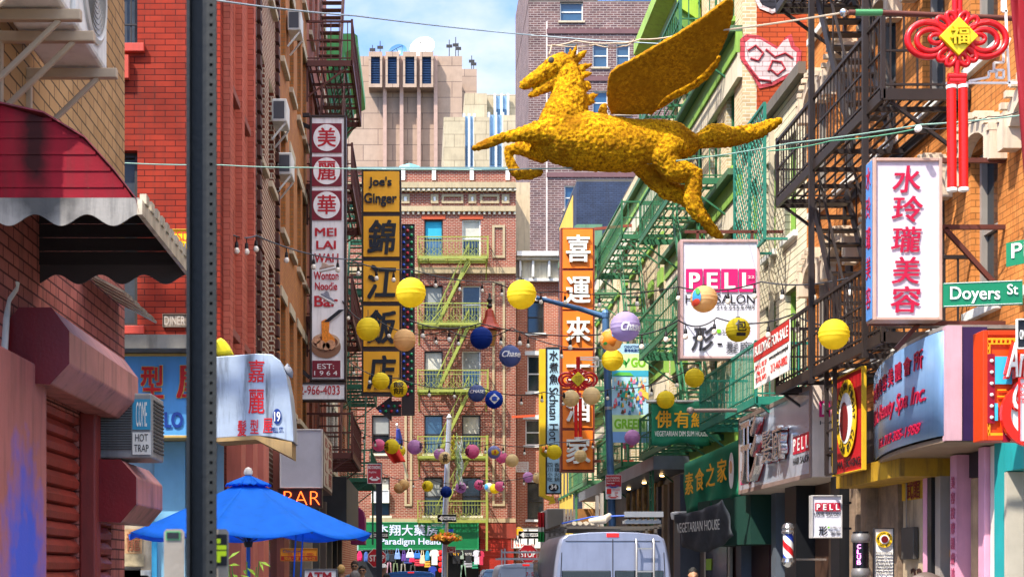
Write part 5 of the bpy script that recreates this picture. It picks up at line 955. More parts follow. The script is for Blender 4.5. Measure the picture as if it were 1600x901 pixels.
for a in [
 (642,457,24,'y','large bright yellow paper lantern in front of the tenement, right of the yellow restaurant sign'),
 (575,514,19,'y','yellow paper lantern overlapping the left edge of the yellow restaurant sign'),
 (632,531,18,'t','tan paper lantern just right of the third black character of the yellow sign'),
 (815,460,23.5,'y','yellow paper lantern at the tip of the blue street lamp arm'),
 (752,528,18,'n','deep navy blue paper lantern under the red pagoda lamp'),
 (797,556,17.5,'s','slate blue paper lantern with white bank script left of the sichuan sign',[('t','Chase',(.12,.32,.95,.6),WM,.3)]),
 (745,614,14,'s','slate blue lantern with faint white capitals touching the blue and white one',[('t','CHASE',(.1,.36,.9,.54),WM,.2)]),
 (772,624,14.5,'b','royal blue lantern with a white bank emblem of four blocks',[('t','◆',(.22,.22,.78,.78),WM),('t','■',(.4,.4,.6,.6),M('1c48b0',.6))]),
 (595,595,14,'y','plain yellow lantern over the lowest character of the yellow sign'),
 (623,607,14,'y','yellow lantern with black brush characters at the corner of the yellow sign',[('t','飯\n餅',(.2,.15,.8,.85),BLK)]),
 (977,510,24,'l','big lilac lantern with white bank script beside the blue pole top',[('t','Chase',(.3,.42,.98,.7),WM,.3)]),
 (955,531,18,'t','tan lantern painted with an orange flower behind the big lilac one',[('d',(.42,.45,.34,.34),OM,.18),('d',(.58,.36,.12,.09),BM,0,.012),('d',(.2,.7,.08,.07),GM)]),
 (957,562,17.5,'y','yellow lantern below the orange flower lantern on the blue pole'),
 (892,622,13.5,'c','cream lantern left of the small red knot tassel',[('d',(.08,.35,.06,.2),BLK)]),
 (924,618,14.5,'c','cream lantern right of the small red knot tassel'),
 (1100,467,21.5,'t','tan lantern with a blue patch and orange dot before the white salon sign',[('d',(.17,.5,.13,.3),BM),('d',(.15,.68,.12,.12),RM,0,.012),('d',(.2,.28,.07,.14),GM,0,.012)]),
 (1153,515,19.5,'o','olive yellow lantern with a black symbol in front of the white salon sign',[('t','包',(.3,.16,.75,.62),BLK),('t','▬',(.35,.68,.72,.8),BLK)]),
 (1085,590,15.5,'y','plain yellow lantern below the white salon sign'),
 (1040,624,14.5,'y','plain yellow lantern over the green vegetarian banner'),
 (1303,522,24.5,'y','lone large yellow lantern in front of the black fire escape'),
 (1110,549,15,'t','tan lantern mostly hidden behind the white salon sign',None,'paper lanterns strung over the street',2.5),
 (592,695,10,'p','pink lantern at the left end of the lower lantern row'),
 (612,697,12,'y','yellow lantern with black marks beside the pink one at the row end',[('t','福',(.0,.3,.3,.8),BLK)]),
 (624,704,10,'y','small yellow lantern in front of the red hanging cloth'),
 (648,698,12,'v','mauve lantern left of the silver pole in the lower row',[('t','平',(.8,.25,1,.75),BLK)]),
 (687,709,9.5,'v','mauve lantern partly behind the cream lantern at the silver pole'),
 (695,715,10,'c','cream lantern with a black character at the silver pole',[('t','喜',(.3,.2,.75,.85),BLK)]),
 (738,705,11.5,'p','pink lantern right of the silver pole with a dark edge mark',[('t','安',(.0,.3,.25,.8),BLK)]),
 (772,706,10.5,'k','pale lilac lantern painted with a yellow and red fan',[('d',(.55,.55,.3,.22),YM,.1),('d',(.55,.52,.06,.14),RM,0,.012)]),
 (784,714,9.5,'p','pink lantern tucked behind the yellow fan lantern'),
 (800,719,10.5,'c','amber cream lantern at the right end of the lower row'),
 (631,757,9,'t','tan lantern in front of the other tan one, left of the lowest row'),
 (624,762,9,'t','tan lantern behind its twin at the left of the lowest row'),
 (668,759,9,'y','yellow lantern with a dark character in the lowest row',[('t','吉',(.05,.3,.4,.75),BLK)]),
 (697,768,9.5,'n','dusky blue lantern crossing the silver pole'),
 (720,761,9,'v','mauve lantern with a black harmony character',[('t','和',(.25,.25,.8,.8),BLK)]),
 (749,757,8.5,'p','pink lantern with a black character in the lowest row',[('t','竹',(.3,.25,.8,.8),BLK)]),
 (764,761,7.5,'w','tiny pale teal and tan lantern in the lowest row',[('d',(.2,.45,.18,.3),BM)]),
 (773,763,8,'y','yellow lantern squeezed between pale and pink ones in the lowest row'),
 (781,759,8.5,'p','pink lantern at the right end of the lowest row'),
 (854,704,10,'o','yellow orange patterned lantern beside the sichuan sign',[('d',(.4,.4,.3,.3),OM,.2)]),
 (866,706,12,'y','yellow lantern in front of the sichuan sign'),
 (859,708,8,'l','lilac lantern between two yellow ones on the sichuan sign'),
 (877,703,7.5,'w','white lantern with black strokes at the edge of the orange sign',[('t','國',(.2,.2,.8,.8),BLK)]),
 (907,712,10,'c','amber cream lantern in front of the lowest panel of the orange sign'),
 (988,683,12.5,'v','mauve pink lantern at the foot of the market banner'),
 (981,692,10.5,'p','hot pink lantern behind the mauve one at the market banner'),
 (825,745,8.5,'v','lilac lantern at the left of the trio beside the yellow arrow'),
 (840,746,8.5,'c','cream lantern in the middle of the trio beside the yellow arrow'),
 (853,749,7,'t','small teal and orange lantern over the yellow arrow',[('d',(.6,.5,.22,.3),BM)]),
]: lantern(*a)
# ---------------------------------------------------------------- cables and bulb strings
def span(pts, sag=.0, n=14):
    out = []
    for (a, b_) in zip(pts, pts[1:]):
        p, q = P(*a), P(*b_)
        for k in range(n): s = k/n; out.append(p.lerp(q, s)-Z1*(sag*4*s*(1-s)))
    return out+[P(*pts[-1])]
def cable(label, pts, sag=.1, r=.008, c='2a2a2c', n=12): return tag(MB().tube(span(pts, sag, n), r, 5).build('cable', M(c, .6), smooth=True), label, 'cable')
cable('pale rope running from the red wall under the horse to the orange building', [(195,255,19),(345,258,19),(480,262,19.5),(690,265,20),(830,264,20),(980,258,20),(1100,246,19.5),(1235,224,18),(1440,195,16.3),(1600,180,15)], .01, .009, '7a9a8c')
cable('thin pale cable crossing the sky from the upper left', [(330,0,19),(555,25,25),(830,55,36),(1060,70,31)], .02, .014, '8a9aa4')
cable('twisted support cable above the horse head', [(855,72,20.2),(900,64,20.1),(960,68,20),(1000,62,20),(1060,55,20),(1330,18,16.5)], .02, .012, 'b0a08a'); cable('second twisted support cable above the horse head', [(857,85,20),(862,70,20.1),(930,70,20.1),(975,72,20),(990,62,20)], .03, .009, 'b0a08a')
cable('thin wire from the horse tail up to the orange building', [(1085,215,20),(1090,260,20),(1092,340,20)], 0, .006); cable('taut wire from the horse flank to the green fire escapes', [(1008,190,20),(1050,160,24),(1155,30,30)], 0, .006)
cable('thin green wire sloping to the porcelain insulator', [(1200,236,18),(1300,220,17),(1435,201,16)], .02, .008, '4a8a6a')
cable('slack black wire on the orange building wall', [(1440,200,16.2),(1490,198,15.8),(1545,182,15.5),(1590,175,14)], .02, .006)
BULB = M('e6dccb', .15, 0, .05, spec=.8); bulbm = None
def bulbs(label, pts, sag, nb, r=.012, warm=False):
    global bulbm
    ps = span(pts, sag, 16); t = thing('string_light', label, 'string lights', ps[0], 'bulb strings over the street')
    MB().tube(ps, r, 5).build('cable', BLK, t, smooth=True); n = len(ps)
    for k in range(nb):
        i = (k+.5)/nb*(n-1); a = ps[int(i)].lerp(ps[min(n-1, int(i)+1)], i-int(i)); og = W[t.name]
        s = 1.0
        if bulbm is None:
            o1 = MB().tube([a, a-Z1*.09], .008, 4).lathe(a-Z1*.16, [(.026,0),(.03,.03),(.02,.085)], 8).build('socket', BLK, t); o2 = MB().lathe(a-Z1*.25, [(.006,0),(.035,.015),(.045,.045),(.035,.075),(.022,.095)], 10).build('bulb', BULB, o1, smooth=True); bulbm = (o1, o2, a-og)
        else:
            c1, c2 = bulbm[0].copy(), bulbm[1].copy()
            for c in (c1, c2): C.objects.link(c)
            c1.parent = t; c1.location = (a-og)-bulbm[2]; c2.parent = c1
            if warm: pass
bulbs('black bulb string from the red facade past the noodle sign to the tenement front', [(345,355,20),(400,368,22),(545,405,27),(640,420,30),(770,440,34)], .08, 14)
bulbs('black bulb string crossing in front of the white salon sign top', [(770,440,33),(870,455,30),(1060,448,26),(1190,440,24),(1360,425,19)], .1, 13)
bulbs('black bulb string across the middle of the white salon sign', [(640,500,27),(750,505,27),(960,520,25),(1060,500,24),(1120,496,24),(1240,490,22),(1345,500,19)], .12, 16)
bulbs('black bulb string over the lower panels of the yellow sign', [(535,470,33),(590,500,33),(700,515,32),(800,512,31),(960,540,29)], .2, 12)
bulbs('black bulb string level with the blue emblem lantern', [(540,560,36),(620,590,36),(745,602,36),(850,612,37),(960,605,36),(1080,575,30)], .15, 16)
bulbs('black bulb string carrying the lower lantern row', [(560,672,41),(612,682,41),(700,690,43),(770,692,44),(870,690,43),(990,668,38)], .12, 15)
bulbs('black bulb string carrying the lowest lantern row', [(590,735,49),(668,745,49),(740,747,50),(850,735,50),(880,738,50)], .2, 14)
# ---------------------------------------------------------------- red knot ornaments
RED = M('c8141a', .3, 0, .08); RED2 = M('a81016', .4)
def knot(cx, cy, Y, s, label):
    """plastic endless-knot ornament with two tassel tubes; s metres per unit"""
    c = P(cx, cy, Y); r = thing('knot_ornament', label, 'ornament', c-Z1*s*240, 'red knot ornaments')
    def q(x, y, o=0): return c+X1*(x*s)-Z1*(y*s)-Y1*o
    def loop(x, y, rx, ry, rot, t, o=0): m.tube([q(x+rx*math.cos(a)*math.cos(rot)-ry*math.sin(a)*math.sin(rot), y+rx*math.cos(a)*math.sin(rot)+ry*math.sin(a)*math.cos(rot), o) for a in [k*6.2832/28 for k in range(29)]], t*s, 10, False)
    m = MB()
    for sg in (-1, 1):
        loop(sg*45, 2, 32, 27, 0, 5); loop(sg*42, 4, 21, 17, 0, 4.5, .01); loop(sg*33, 2, 10, 7, 0, 3.6, .015); m.tube([q(sg*18,-16,.01), q(sg*36,-22,.01), q(sg*50,-24,.01)], 4*s, 8)
        for x, y, rot in ((22,-22,-.8),(20,26,.8)): loop(sg*x, y, 12, 7, sg*rot, 3.8, .01)
        loop(sg*9, -30, 10, 6, sg*-1.0, 3.8, .012); loop(sg*10, 34, 10, 6, sg*1.0, 3.8, .012); m.tube([q(sg*34,22), q(sg*14,36), q(0,42)], 4.2*s, 8)
    loop(0, -34, 9, 8, 0, 4); m.tube([q(-3,-36), q(-3,-90)], 4.4*s, 10); m.tube([q(4.5,-36), q(4.5,-90)], 4.4*s, 10); m.tube([q(0,36), q(0,58)], [6*s,4*s], 10)
    m.build('knot', RED, r, smooth=True)
    MB().tube([q(-14,60), q(14,60)], 5.5*s, 12).tube([q(-13,67), q(13,67)], 5.5*s, 12).build('knob', RED, r, smooth=True)
    y0 = -.055*s/.0056
    MB().prism([q(0,-30,.06), q(30,0,.06), q(0,30,.06), q(-30,0,.06)], Y1*.05).build('diamond', M('f2d81c', .4), r, bev=.006)
    fr = (q(-15,14,.061), X1, Z1, -Y1, 30*s, 29*s); TF(r, fr, '福', 0, 0, 1, 1, M('d9b414', .4), bold=.04, t=.02)
    for x, a in ((-8.5,.0),(9,.012)): MB().tube([q(x,76,a), q(x+1,238,a)], 7.2*s, 14).build('tassel', M('e01c14', .3, 0, .05), r, smooth=True); MB().tube([q(x,74,a), q(x,79,a)], 8*s, 14).tube([q(x+1,234,a), q(x+1,239,a)], 8*s, 14).build('tassel_cap', WT, r, smooth=True)
    return r
knot(1495,60,13,13/F,'large red knot ornament with a yellow fortune diamond and two red tubes, upper right')
knot(903,592,37.5,14.5/F,'smaller red knot ornament hanging over the orange restaurant sign')
r = thing('knot_bracket', 'white fret pattern bracket holding the large red knot', 'bracket', P(1560,135,13.1)); Y = 13.1; m = MB()
for l in ([(1478,130),(1600,130)],[(1514,127),(1545,121),(1545,112),(1557,112),(1557,122),(1568,122),(1568,110),(1553,110),(1553,98),(1568,98),(1568,80)],[(1570,-10),(1577,135)],[(1570,80),(1578,60)],[(1545,-5),(1566,-5),(1566,18),(1574,18)]):
    for a, b_ in zip(l, l[1:]): m.bar(P(*a,Y), P(*b_,Y), .018)
m.build('bracket_frame', WT, r)
r = thing('support_rod', 'rusty metal rod with a mirrored ball tip behind the red knot', 'rod', P(1318,20,13.4)); MB().tube([P(1326,20,13.4), P(1375,20,13.4), P(1600,30,13.4)], .024, 10).build('rod', RUST, r, smooth=True); MB().lathe(P(1318,20,13.4), [(.036*math.sin(k*.314+.01),-.036*math.cos(k*.314)) for k in range(11)], 16).build('ball', CHR, r, smooth=True); MB().tube([P(1336,20,13.4),P(1378,20,13.4)], .03, 10).build('sleeve', M('4a8a5a', .4, .4), r)
r = thing('cloth_flag', 'dark red cloth edge hanging at the top right corner close to the camera', 'flag', P(1610,300,8)); MB().grid(lambda a, b_: P(1578+24*b_+60*a, -30+320*b_, 8+.05*math.sin(a*8+b_*3)), 12, 20).build('cloth', M('8a0f1c', .7, 0, .15), r, smooth=True, solid=.01); MB().tube([P(1590,-32,8), P(1680,-32,8)], .02).build('rod', ALU, r)
r = thing('knot_bracket', 'small white fret bracket holding the smaller red knot to the blue pole', 'bracket', P(930,560,37.6)); Y = 37.6; m = MB()
for l in ([(900,561),(950,563)],[(905,558),(935,558),(935,572),(920,572)],[(925,566),(932,566)]):
    for a, b_ in zip(l, l[1:]): m.bar(P(*a,Y), P(*b_,Y), .035)
m.build('bracket_frame', WT, r)
# ---------------------------------------------------------------- pagoda lamp, sneakers, flags
Y = 34; c = P(765,516,Y); r = thing('pagoda_lamp', 'red pagoda roofed street lamp hanging by the tenement', 'street lamp', c)
MB().lathe(c, [(19*Y/F,0),(19.5*Y/F,.02),(13*Y/F,.14),(8*Y/F,.3),(6*Y/F,.46),(3*Y/F,.5)], 6).build('roof', M('b0402c', .5, 0, .1, dirt=.2), r, smooth=False); MB().lathe(c-Z1*.36, [(7*Y/F,0),(12*Y/F,.34)], 6).build('lantern_glass', M('b87a3a', .4), r); MB().lathe(c+Z1*.5, [(.03,0),(.07,.06),(.03,.12),(.07,.2),(.03,.26),(.02,.36)], 10).build('finial', DARKF, r, smooth=True)
for (x, y), fl, lb in (((511,418),1,'worn pale sneaker dangling by its lace in front of the noodle sign'),((511,465),-1,'grey sneaker dangling lower in front of the noodle sign')):
    Y = 27; k = Y/F; r = thing('sneaker', lb, 'shoe', P(x,y+8,Y), 'sneakers hung from a wire'); rot = .12 if fl > 0 else -.6
    def sp(a, b_): return P(x,y,Y)+X1*(k*(a*math.cos(rot)-b_*math.sin(rot)))+Z1*(k*(a*math.sin(rot)+b_*math.cos(rot)))
    MB().prism([sp(-13,-5),sp(13,-3),sp(14,-1),sp(12,1),sp(-12,-2)], Y1*.1).build('sole', M('dcd8d4', .6), r, bev=.01); MB().prism([sp(-12,-2),sp(12,1),sp(11,4),sp(3,4),sp(-3,9),sp(-7,9),sp(-9,3),sp(-12,1)], Y1*.1).build('upper', M(('b89a88' if fl > 0 else '8a8c98'), .7, 0, .3, 20), r, bev=.015); MB().tube([sp(-4,8), sp(-3,16 if fl > 0 else 40)], .006, 5).build('lace', WT, r)
r = thing('cloth_flag', 'plain red square cloth hanging by one corner under the small yellow lantern', 'flag', P(616,727,43)); MB().grid(lambda a, b_: P(600+20*a+14*b_, 703+10*a*0+20*b_-8*a+6*a*b_, 43+.06*math.sin(a*7)), 10, 10).build('cloth', M('dc2a1c', .6), r, smooth=True, solid=.01)
r = thing('flag_staff', 'slanted flag staff with furled cloth left of the tenement balconies', 'flag', P(640,740,66)); MB().tube([P(637,745,69), P(628,712,66), P(620,662,64)], .05, 8).build('staff', WT, r); MB().tube([P(622,670,64.1), P(624,690,64.3), P(627,702,64.6)], [.08,.16,.06], 8).build('furled_cloth', M('2a3a8c', .7), r)
# porcelain insulator
tag(MB().lathe(P(1435,201,16)-Y1*.03, [(.01,0),(.035,.01),(.035,.03),(.02,.035),(.035,.04),(.035,.06),(.01,.065)], 14, Y1, X1).build('insulator', WT, smooth=True), 'white porcelain insulator on the green wire', 'insulator')
# ---------------------------------------------------------------- blue umbrella
Y = 16; r = thing('parasol', 'bright blue market parasol over the pavement on the left', 'umbrella', V((PX(388,Y),Y,.14))); c = V((PX(388,Y),Y,0)); za = PZ(748,Y); zr = PZ(834,Y); Ru = 197*Y/F; UB = lantern_mat('parasol_cloth', '1f86f0')
def rim(k, f=1, dz=0): a = R(-10+45*k); return c+V((math.cos(a)*Ru*f, math.sin(a)*Ru*f, zr+(za-zr)*(1-f)**1.05+dz))
m = MB()
for k in range(8):
    def fn(s, t, k=k):
        f = .13+.87*s; p = rim(k, f).lerp(rim(k+1, f), t); return p-Z1*(.07*math.sin(math.pi*t)*s)
    m.grid(fn, 10, 8)
m.build('canopy', UB, r, smooth=True, solid=.006); m = MB()
for k in range(8): m.grid(lambda s, t, k=k: rim(k, .02+.17*s, .05+.02*math.sin(t*18)*s).lerp(rim(k+1, .02+.17*s, .05+.02*math.sin(t*18)*s), t), 4, 6)
m.build('vent_cap', UB, r, smooth=True, solid=.006)
for k in range(8): MB().bar(rim(k,.05,-.03), rim(k,.99,-.015), .018).build('rib', M('2a5a9a', .4), r); MB().bar(c+Z1*(zr-.1), rim(k,.5,-.03), .014).build('strut', M('2a5a9a', .4), r)
MB().tube([c+Z1*.05, c+Z1*(za+.02)], .022, 12).build('pole', M('2f6ab8', .4, .3), r, smooth=True); MB().lathe(c+Z1*(za+.03), [(.02,0),(.045,.02),(.05,.05),(.035,.085),(.005,.1)], 14).build('finial', M('d8cfc0', .5), r, smooth=True); MB().lathe(c+Z1*.14, [(.3,-.13),(.3,-.06),(.06,-.03),(.04,.25)], 20).build('base', DARKF, r, smooth=True); MB().lathe(c+Z1*(zr-.14), [(.04,0),(.05,.05),(.04,.1)], 12).build('hub', DARKF, r)
m = MB(); b_ = rim(7, .62)
for x in (0,.18): m.tube([P(463+x*60,830,Y-.7), P(461+x*60,860,Y-.7), P(459+x*60,901,Y-.7)], .008, 5)
m.build('tie_cord', UB, r)
# potted plant below it
r = thing('potted_plant', 'yellow green leafy plant in a terracotta pot under the blue parasol', 'plant', P(382,925,14.5)); pc = V((PX(384,14.5),14.5,.14))
MB().lathe(pc, [(.14,0),(.2,.5),(.23,.52),(.23,.6),(.19,.6)], 18).build('pot', M('a04a2c', .7, dirt=.3), r, smooth=True); m = MB(); st = MB()
for k in range(9):
    a = k*.7; top = pc+V((math.cos(a)*.22-.05, math.sin(a)*.2, 1.15+.65*rnd.random())); st.tube([pc+Z1*.55, pc.lerp(top,.6)+V((0,0,.15)), top], .006, 5)
    for j in range(14):
        s = .35+.65*rnd.random(); p = pc.lerp(top, s)+Z1*(.3*s*(1-s)); d = V((rnd.random()-.5, rnd.random()-.5, rnd.random()*.6-.2)).normalized(); e = d.orthogonal().normalized(); l = .1+.08*rnd.random()
        m.add([p, p+d*l*.5+e*.018, p+d*l-Z1*.02, p+d*l*.5-e*.018], [(0,1,2,3)])
st.build('stem', M('5a7a2a', .6), r); m.build('foliage', M('9ab82c', .5, 0, .3, 20), r, solid=.002)
# ---------------------------------------------------------------- shop fronts on the right
XF = 6.3
def rb(par, px0, px1, z0, z1, xa, xb, mat, name='panel', bev=0): return MB().box((xa, WY(px1, XF), z0), (xb, WY(px0, XF), z1)).build(name, mat, par, bev=bev)
DK = M('16171a', .4, 0, .2); BRN = M('4a3428', .5, 0, .3, 4, dirt=.3); WOOD = M('8a7460', .7, 0, .35, 5, .3, 20, dirt=.5); PNK = M('d79ab4', .5, 0, .1, dirt=.15); TEAL = M('1f9a9c', .55, 0, .12, dirt=.15)
r = thing('shopfront', 'dark hair salon shopfront with black posts and brown panels beside the barber pole', 'shopfront', (6.4,23,0))
rb(r,1150,1262,.1,3.05,6.5,6.52,GLASS,'shop_window'); rb(r,1245,1263,.1,3.08,6.1,6.49,DK,'post'); rb(r,1158,1166,.1,3.08,6.2,6.49,M('5a6270',.4,.3),'post'); rb(r,1205,1212,.1,3.08,6.3,6.49,M('6a7480',.4,.3),'post')
rb(r,1264,1288,.1,3.08,6.4,6.5,BRN,'panel'); rb(r,1289,1300,.1,3.08,6.36,6.5,M('7a6450',.5,0,.3,dirt=.3),'panel'); rb(r,1301,1318,.1,3.08,6.42,6.5,M('3a2a22',.4,0,.3),'panel'); rb(r,1319,1333,.1,3.08,6.1,6.5,DK,'post')
rb(r,1180,1194,1.6,2.35,6.44,6.49,M('d8602a',.6),'poster'); rb(r,1168,1204,.1,2.3,6.46,6.495,M('20262a',.15,0,.4),'door'); rb(r,1213,1244,.1,1.5,6.44,6.495,M('3c2c2a',.5),'panel'); rb(r,1216,1225,1.7,2.0,6.43,6.44,M('c83a2a',.5),'poster'); rb(r,1228,1240,1.62,1.9,6.43,6.44,M('c9a84a',.5),'poster')
r = thing('shopfront', 'weathered wooden entrance with cream door numbered twenty two', 'shopfront', (6.4,20,0))
for a, c, x in ((1335,1346,6.22),(1348,1354,6.3),(1355,1364,6.2)): rb(r,a,c,.1,3.06,x,6.5,WOOD,'column',.02)
rb(r,1365,1396,.1,3.0,6.36,6.5,WOOD,'panel'); rb(r,1397,1441,.1,3.0,6.42,6.5,M('b8a488',.7,0,.25,3,dirt=.6),'door'); rb(r,1398,1434,2.62,2.98,6.395,6.415,M('c9a01c',.6,0,.2,dirt=.4),'poster')
d = WY(1397,XF); fr = RW(6.414, WY(1397,XF), WY(1441,XF), .1, 3.0); TF(r, fr, '22', .3, .44, .72, .52, M('3a1c14',.5), bold=.03); TF(r, fr, '武館', .2, .04, .7, .13, M('7a1a14',.6), bold=.02, off=.03)
rb(r,1403,1422,1.84,2.26,6.34,6.41,M('4a4642',.5,.2),'intercom',.01); MB().tube([V((6.38,WY(1407,XF),2.26)), V((6.38,WY(1407,XF),2.98))], .012).build('conduit', M('8a8074',.5), r)
r = thing('shopfront', 'pink framed beauty shop window with hanging character strip and stone panel', 'shopfront', (6.4,18,0))
rb(r,1442,1448,.1,3.05,6.3,6.5,PNK,'post'); rb(r,1449,1455,.1,3.05,6.3,6.5,DK,'post'); rb(r,1456,1464,.1,3.05,6.34,6.5,M('9a9088',.5),'window_frame'); rb(r,1465,1489,.1,3.05,6.48,6.5,M('4a5248',.08,0,.5,5,spec=.9),'shop_window'); rb(r,1490,1500,.1,3.05,6.26,6.5,PNK,'post')
rb(r,1501,1544,2.78,3.07,6.4,6.5,M('2a2a2e',.5,.2,.2),'shutter'); rb(r,1501,1544,.1,2.77,6.42,6.5,M('b09474',.8,0,.35,3,.3,10,dirt=.4),'stone_panel'); rb(r,1545,1555,.1,3.06,6.18,6.5,PNK,'post',.01); rb(r,1556,1567,.1,3.06,6.24,6.5,M('e0d6cc',.6,dirt=.15),'post')
fr = RW(6.255, WY(1490,XF), WY(1500,XF), .3, 2.85); 
for i, ch in enumerate('美容按摩護膚美甲紋眉熱蠟脫毛'): TF(r, fr, ch, .2, .02+.07*i, .8, .075+.07*i, M('b85070',.5), bold=.02)
for k in range(5): y = WY(1467+4*k, XF); m = MB(); 
m = MB()
for k in range(40):
    y = WY(1467,XF)-rnd.random()*(WY(1467,XF)-WY(1488,XF)); z = .5+1.7*rnd.random(); p = V((6.47,y,z)); dv = V((-.02,rnd.random()-.5,rnd.random()-.3)).normalized()*.14; e = V((0,-dv.z,dv.y))*.2; m.add([p,p+dv*.5+e,p+dv,p+dv*.5-e], [(0,1,2,3)])
m.build('window_plants', M('3f6a34',.6,0,.3,9), r, solid=.003); MB().lathe(V((6.46,WY(1469,XF),1.9)), [(.1,0),(.1,.01),(.04,.015)], 14, -X1, Y1).build('paper_flower', M('d8901c',.6), r)
r = thing('shopfront', 'teal painted shopfront with grey window frame at the right edge', 'shopfront', (6.4,15,0))
rb(r,1568,1583,.1,3.15,6.2,6.5,TEAL,'pier'); MB().box((6.2,11,2.75), (6.5,WY(1584,XF),3.15)).build('fascia', TEAL, r); rb(r,1584,1588,.1,2.74,6.2,6.5,M('b8b0a0',.5),'window_frame'); MB().box((6.44,11,.1), (6.5,WY(1589,XF),2.74)).build('shop_window', GLASS, r)
# orange brick over ground floor fascia closing the gap to the upper wall
MB().box((6.30,10.6,3.16), (6.779,24.9,3.94)).build('fascia', M('3a3230',.6,0,.2,dirt=.2), bpy.data.objects['orange_building'])
r = sign('hanging_sign', 'small white rounded salon light box hanging over the brown panels', 'sign', FR(1268,773,1316,840,20.4), M('d6d4dc',.35,0,.04), M('b9b4b0',.4,.2), .14, .018)
for i, ch in enumerate('PELL'): x = 1273.5+10*i; px_patch(r, 20.4, x, 785, x+9.4, 798, M('b01c38',.4), name='letter_square'); T(r, ch, x+2, 787, x+7.5, 796, 20.4, WT, off=.013, bold=.04)
T(r, 'HAIR SALON', 1272, 800, 1313, 805, 20.4, BLK); T(r, '形', 1279, 821, 1292, 836, 20.4, BLK, bold=.03); T(r, '髮廊', 1297, 828, 1313, 835, 20.4, M('4a4a52',.5)); px_patch(r, 20.4, 1293, 822, 1296, 824.5, M('7ac81c',.5), name='green_square'); T(r, '22 PELL ST', 1297, 822, 1314, 825, 20.4, BLK)
arms(r, [(P(1316,785,20.5),P(1330,785,20.5)),(P(1316,825,20.5),P(1330,825,20.5))], DK, .03)
# barber pole
Y = 21.5; c = P(1231.5,886,Y); k = Y/F; r = thing('barber_pole', 'striped red white and blue barber pole with chrome domes by the salon door', 'barber pole', c)
mm, nt, b = base('barber_stripe', .25, 0, .6); g = nt.nodes.new('ShaderNodeTexCoord'); sp = nt.nodes.new('ShaderNodeSeparateXYZ'); nt.links.new(g.outputs['Object'], sp.inputs[0])
at = nt.nodes.new('ShaderNodeMath'); at.operation = 'ARCTAN2'; nt.links.new(sp.outputs[1], at.inputs[0]); nt.links.new(sp.outputs[0], at.inputs[1]); d1 = nt.nodes.new('ShaderNodeMath'); d1.operation = 'MULTIPLY'; d1.inputs[1].default_value = .15915; nt.links.new(at.outputs[0], d1.inputs[0]); d2 = nt.nodes.new('ShaderNodeMath'); d2.operation = 'MULTIPLY_ADD'; d2.inputs[1].default_value = 2.4; nt.links.new(sp.outputs[2], d2.inputs[0]); nt.links.new(d1.outputs[0], d2.inputs[2]); fr_ = nt.nodes.new('ShaderNodeMath'); fr_.operation = 'FRACT'; nt.links.new(d2.outputs[0], fr_.inputs[0])
cr2 = nt.nodes.new('ShaderNodeValToRGB'); cr2.color_ramp.interpolation = 'CONSTANT'; e = cr2.color_ramp.elements; e[0].color = (*hexc('e4e2de'),1); e[1].position = .25; e[1].color = (*hexc('c01c24'),1)
for p_, cc in ((.5,'e4e2de'),(.75,'1c3a9c')): q = e.new(p_); q.color = (*hexc(cc),1)
nt.links.new(fr_.outputs[0], cr2.inputs[0]); nt.links.new(cr2.outputs[0], b.inputs['Base Color'])
MB().lathe(c, [(.075,.13),(.075,.49)], 20).build('cylinder', mm, r, smooth=True); MB().lathe(c, [(.01,0),(.07,.03),(.1,.08),(.085,.13),(.095,.14)], 20).build('cap', CHR, r, smooth=True); MB().lathe(c, [(.095,.49),(.1,.52),(.085,.54),(.095,.58),(.07,.63),(.01,.655)], 20).build('cap', CHR, r, smooth=True); MB().bar(c+V((.05,.02,.12)), c+V((.6,.2,.12)), .03).build('bracket', CHR, r)
Y = 18.8; c = V((PX(1345,Y),Y,.14)); r = thing('bollard_lamp', 'black cylinder with grey collars and glowing pink vertical letters', 'lamp', c)
MB().lathe(c, [(.1,0),(.1,1.55),(.1,2.05)], 20).build('cylinder', M('101014',.25), r, smooth=True); 
for z in (PZ(896,Y)-.14, PZ(842,Y)-.14): MB().lathe(c+Z1*z, [(.08,-.06),(.115,-.03),(.12,0),(.115,.05),(.09,.09),(.09,.1)], 20).build('collar', M('7a7674',.4,.4), r, smooth=True)
for i, ch in enumerate('CLUB'): T(r, ch, 1339, 849.5+8.3*i, 1345, 856.5+8.3*i, Y-.105, M((.85,.25,.75),.4,emit=.9), bold=.03)
r = sign('poster_board', 'white standing poster board with yellow ring emblem and black text lines', 'poster', FR(1365,824,1397,930,19.2), WT, BLK, .04, .012)
fr = FR(1365,824,1397,930,19.2); disc(r, fr, .5, .17, .105, YEL, 'emblem', off=.012); disc(r, fr, .5, .17, .06, WT, 'emblem', off=.022); disc(r, fr, .5, .17, .045, M('6a1418',.4), 'emblem', off=.032)
for i, ch in enumerate('CHINATOWN FIGHT CLUB NYC '):
    a = R(200-360*i/25); q = fpt(fr,.5,.17)+X1*(.083*math.cos(a))+Z1*(.083*math.sin(a)); v = X1*math.cos(a)+Z1*math.sin(a); uu = X1*math.sin(a)-Z1*math.cos(a)
    if ch != ' ': TF(r, (q-v*.012-uu*.009, uu, v, -Y1, .018, .024), ch, 0, 0, 1, 1, BLK, off=.022, t=.003)
for i, s in enumerate(('Boxing & Kickboxing','Personal Training','Brazilian Jiu Jitsu','Martial Arts for','Fitness & Self Defense','Unique Event Space','22 Pell Street, 2nd Floor')): TF(r, fr, s, .1, .35+.048*i, .9, .385+.048*i, BLK, shear=.2)
for k in range(3): TF(r, fr, '@ f ♪'[k*2], .15+.2*k, .7, .25+.2*k, .74, NAVY)
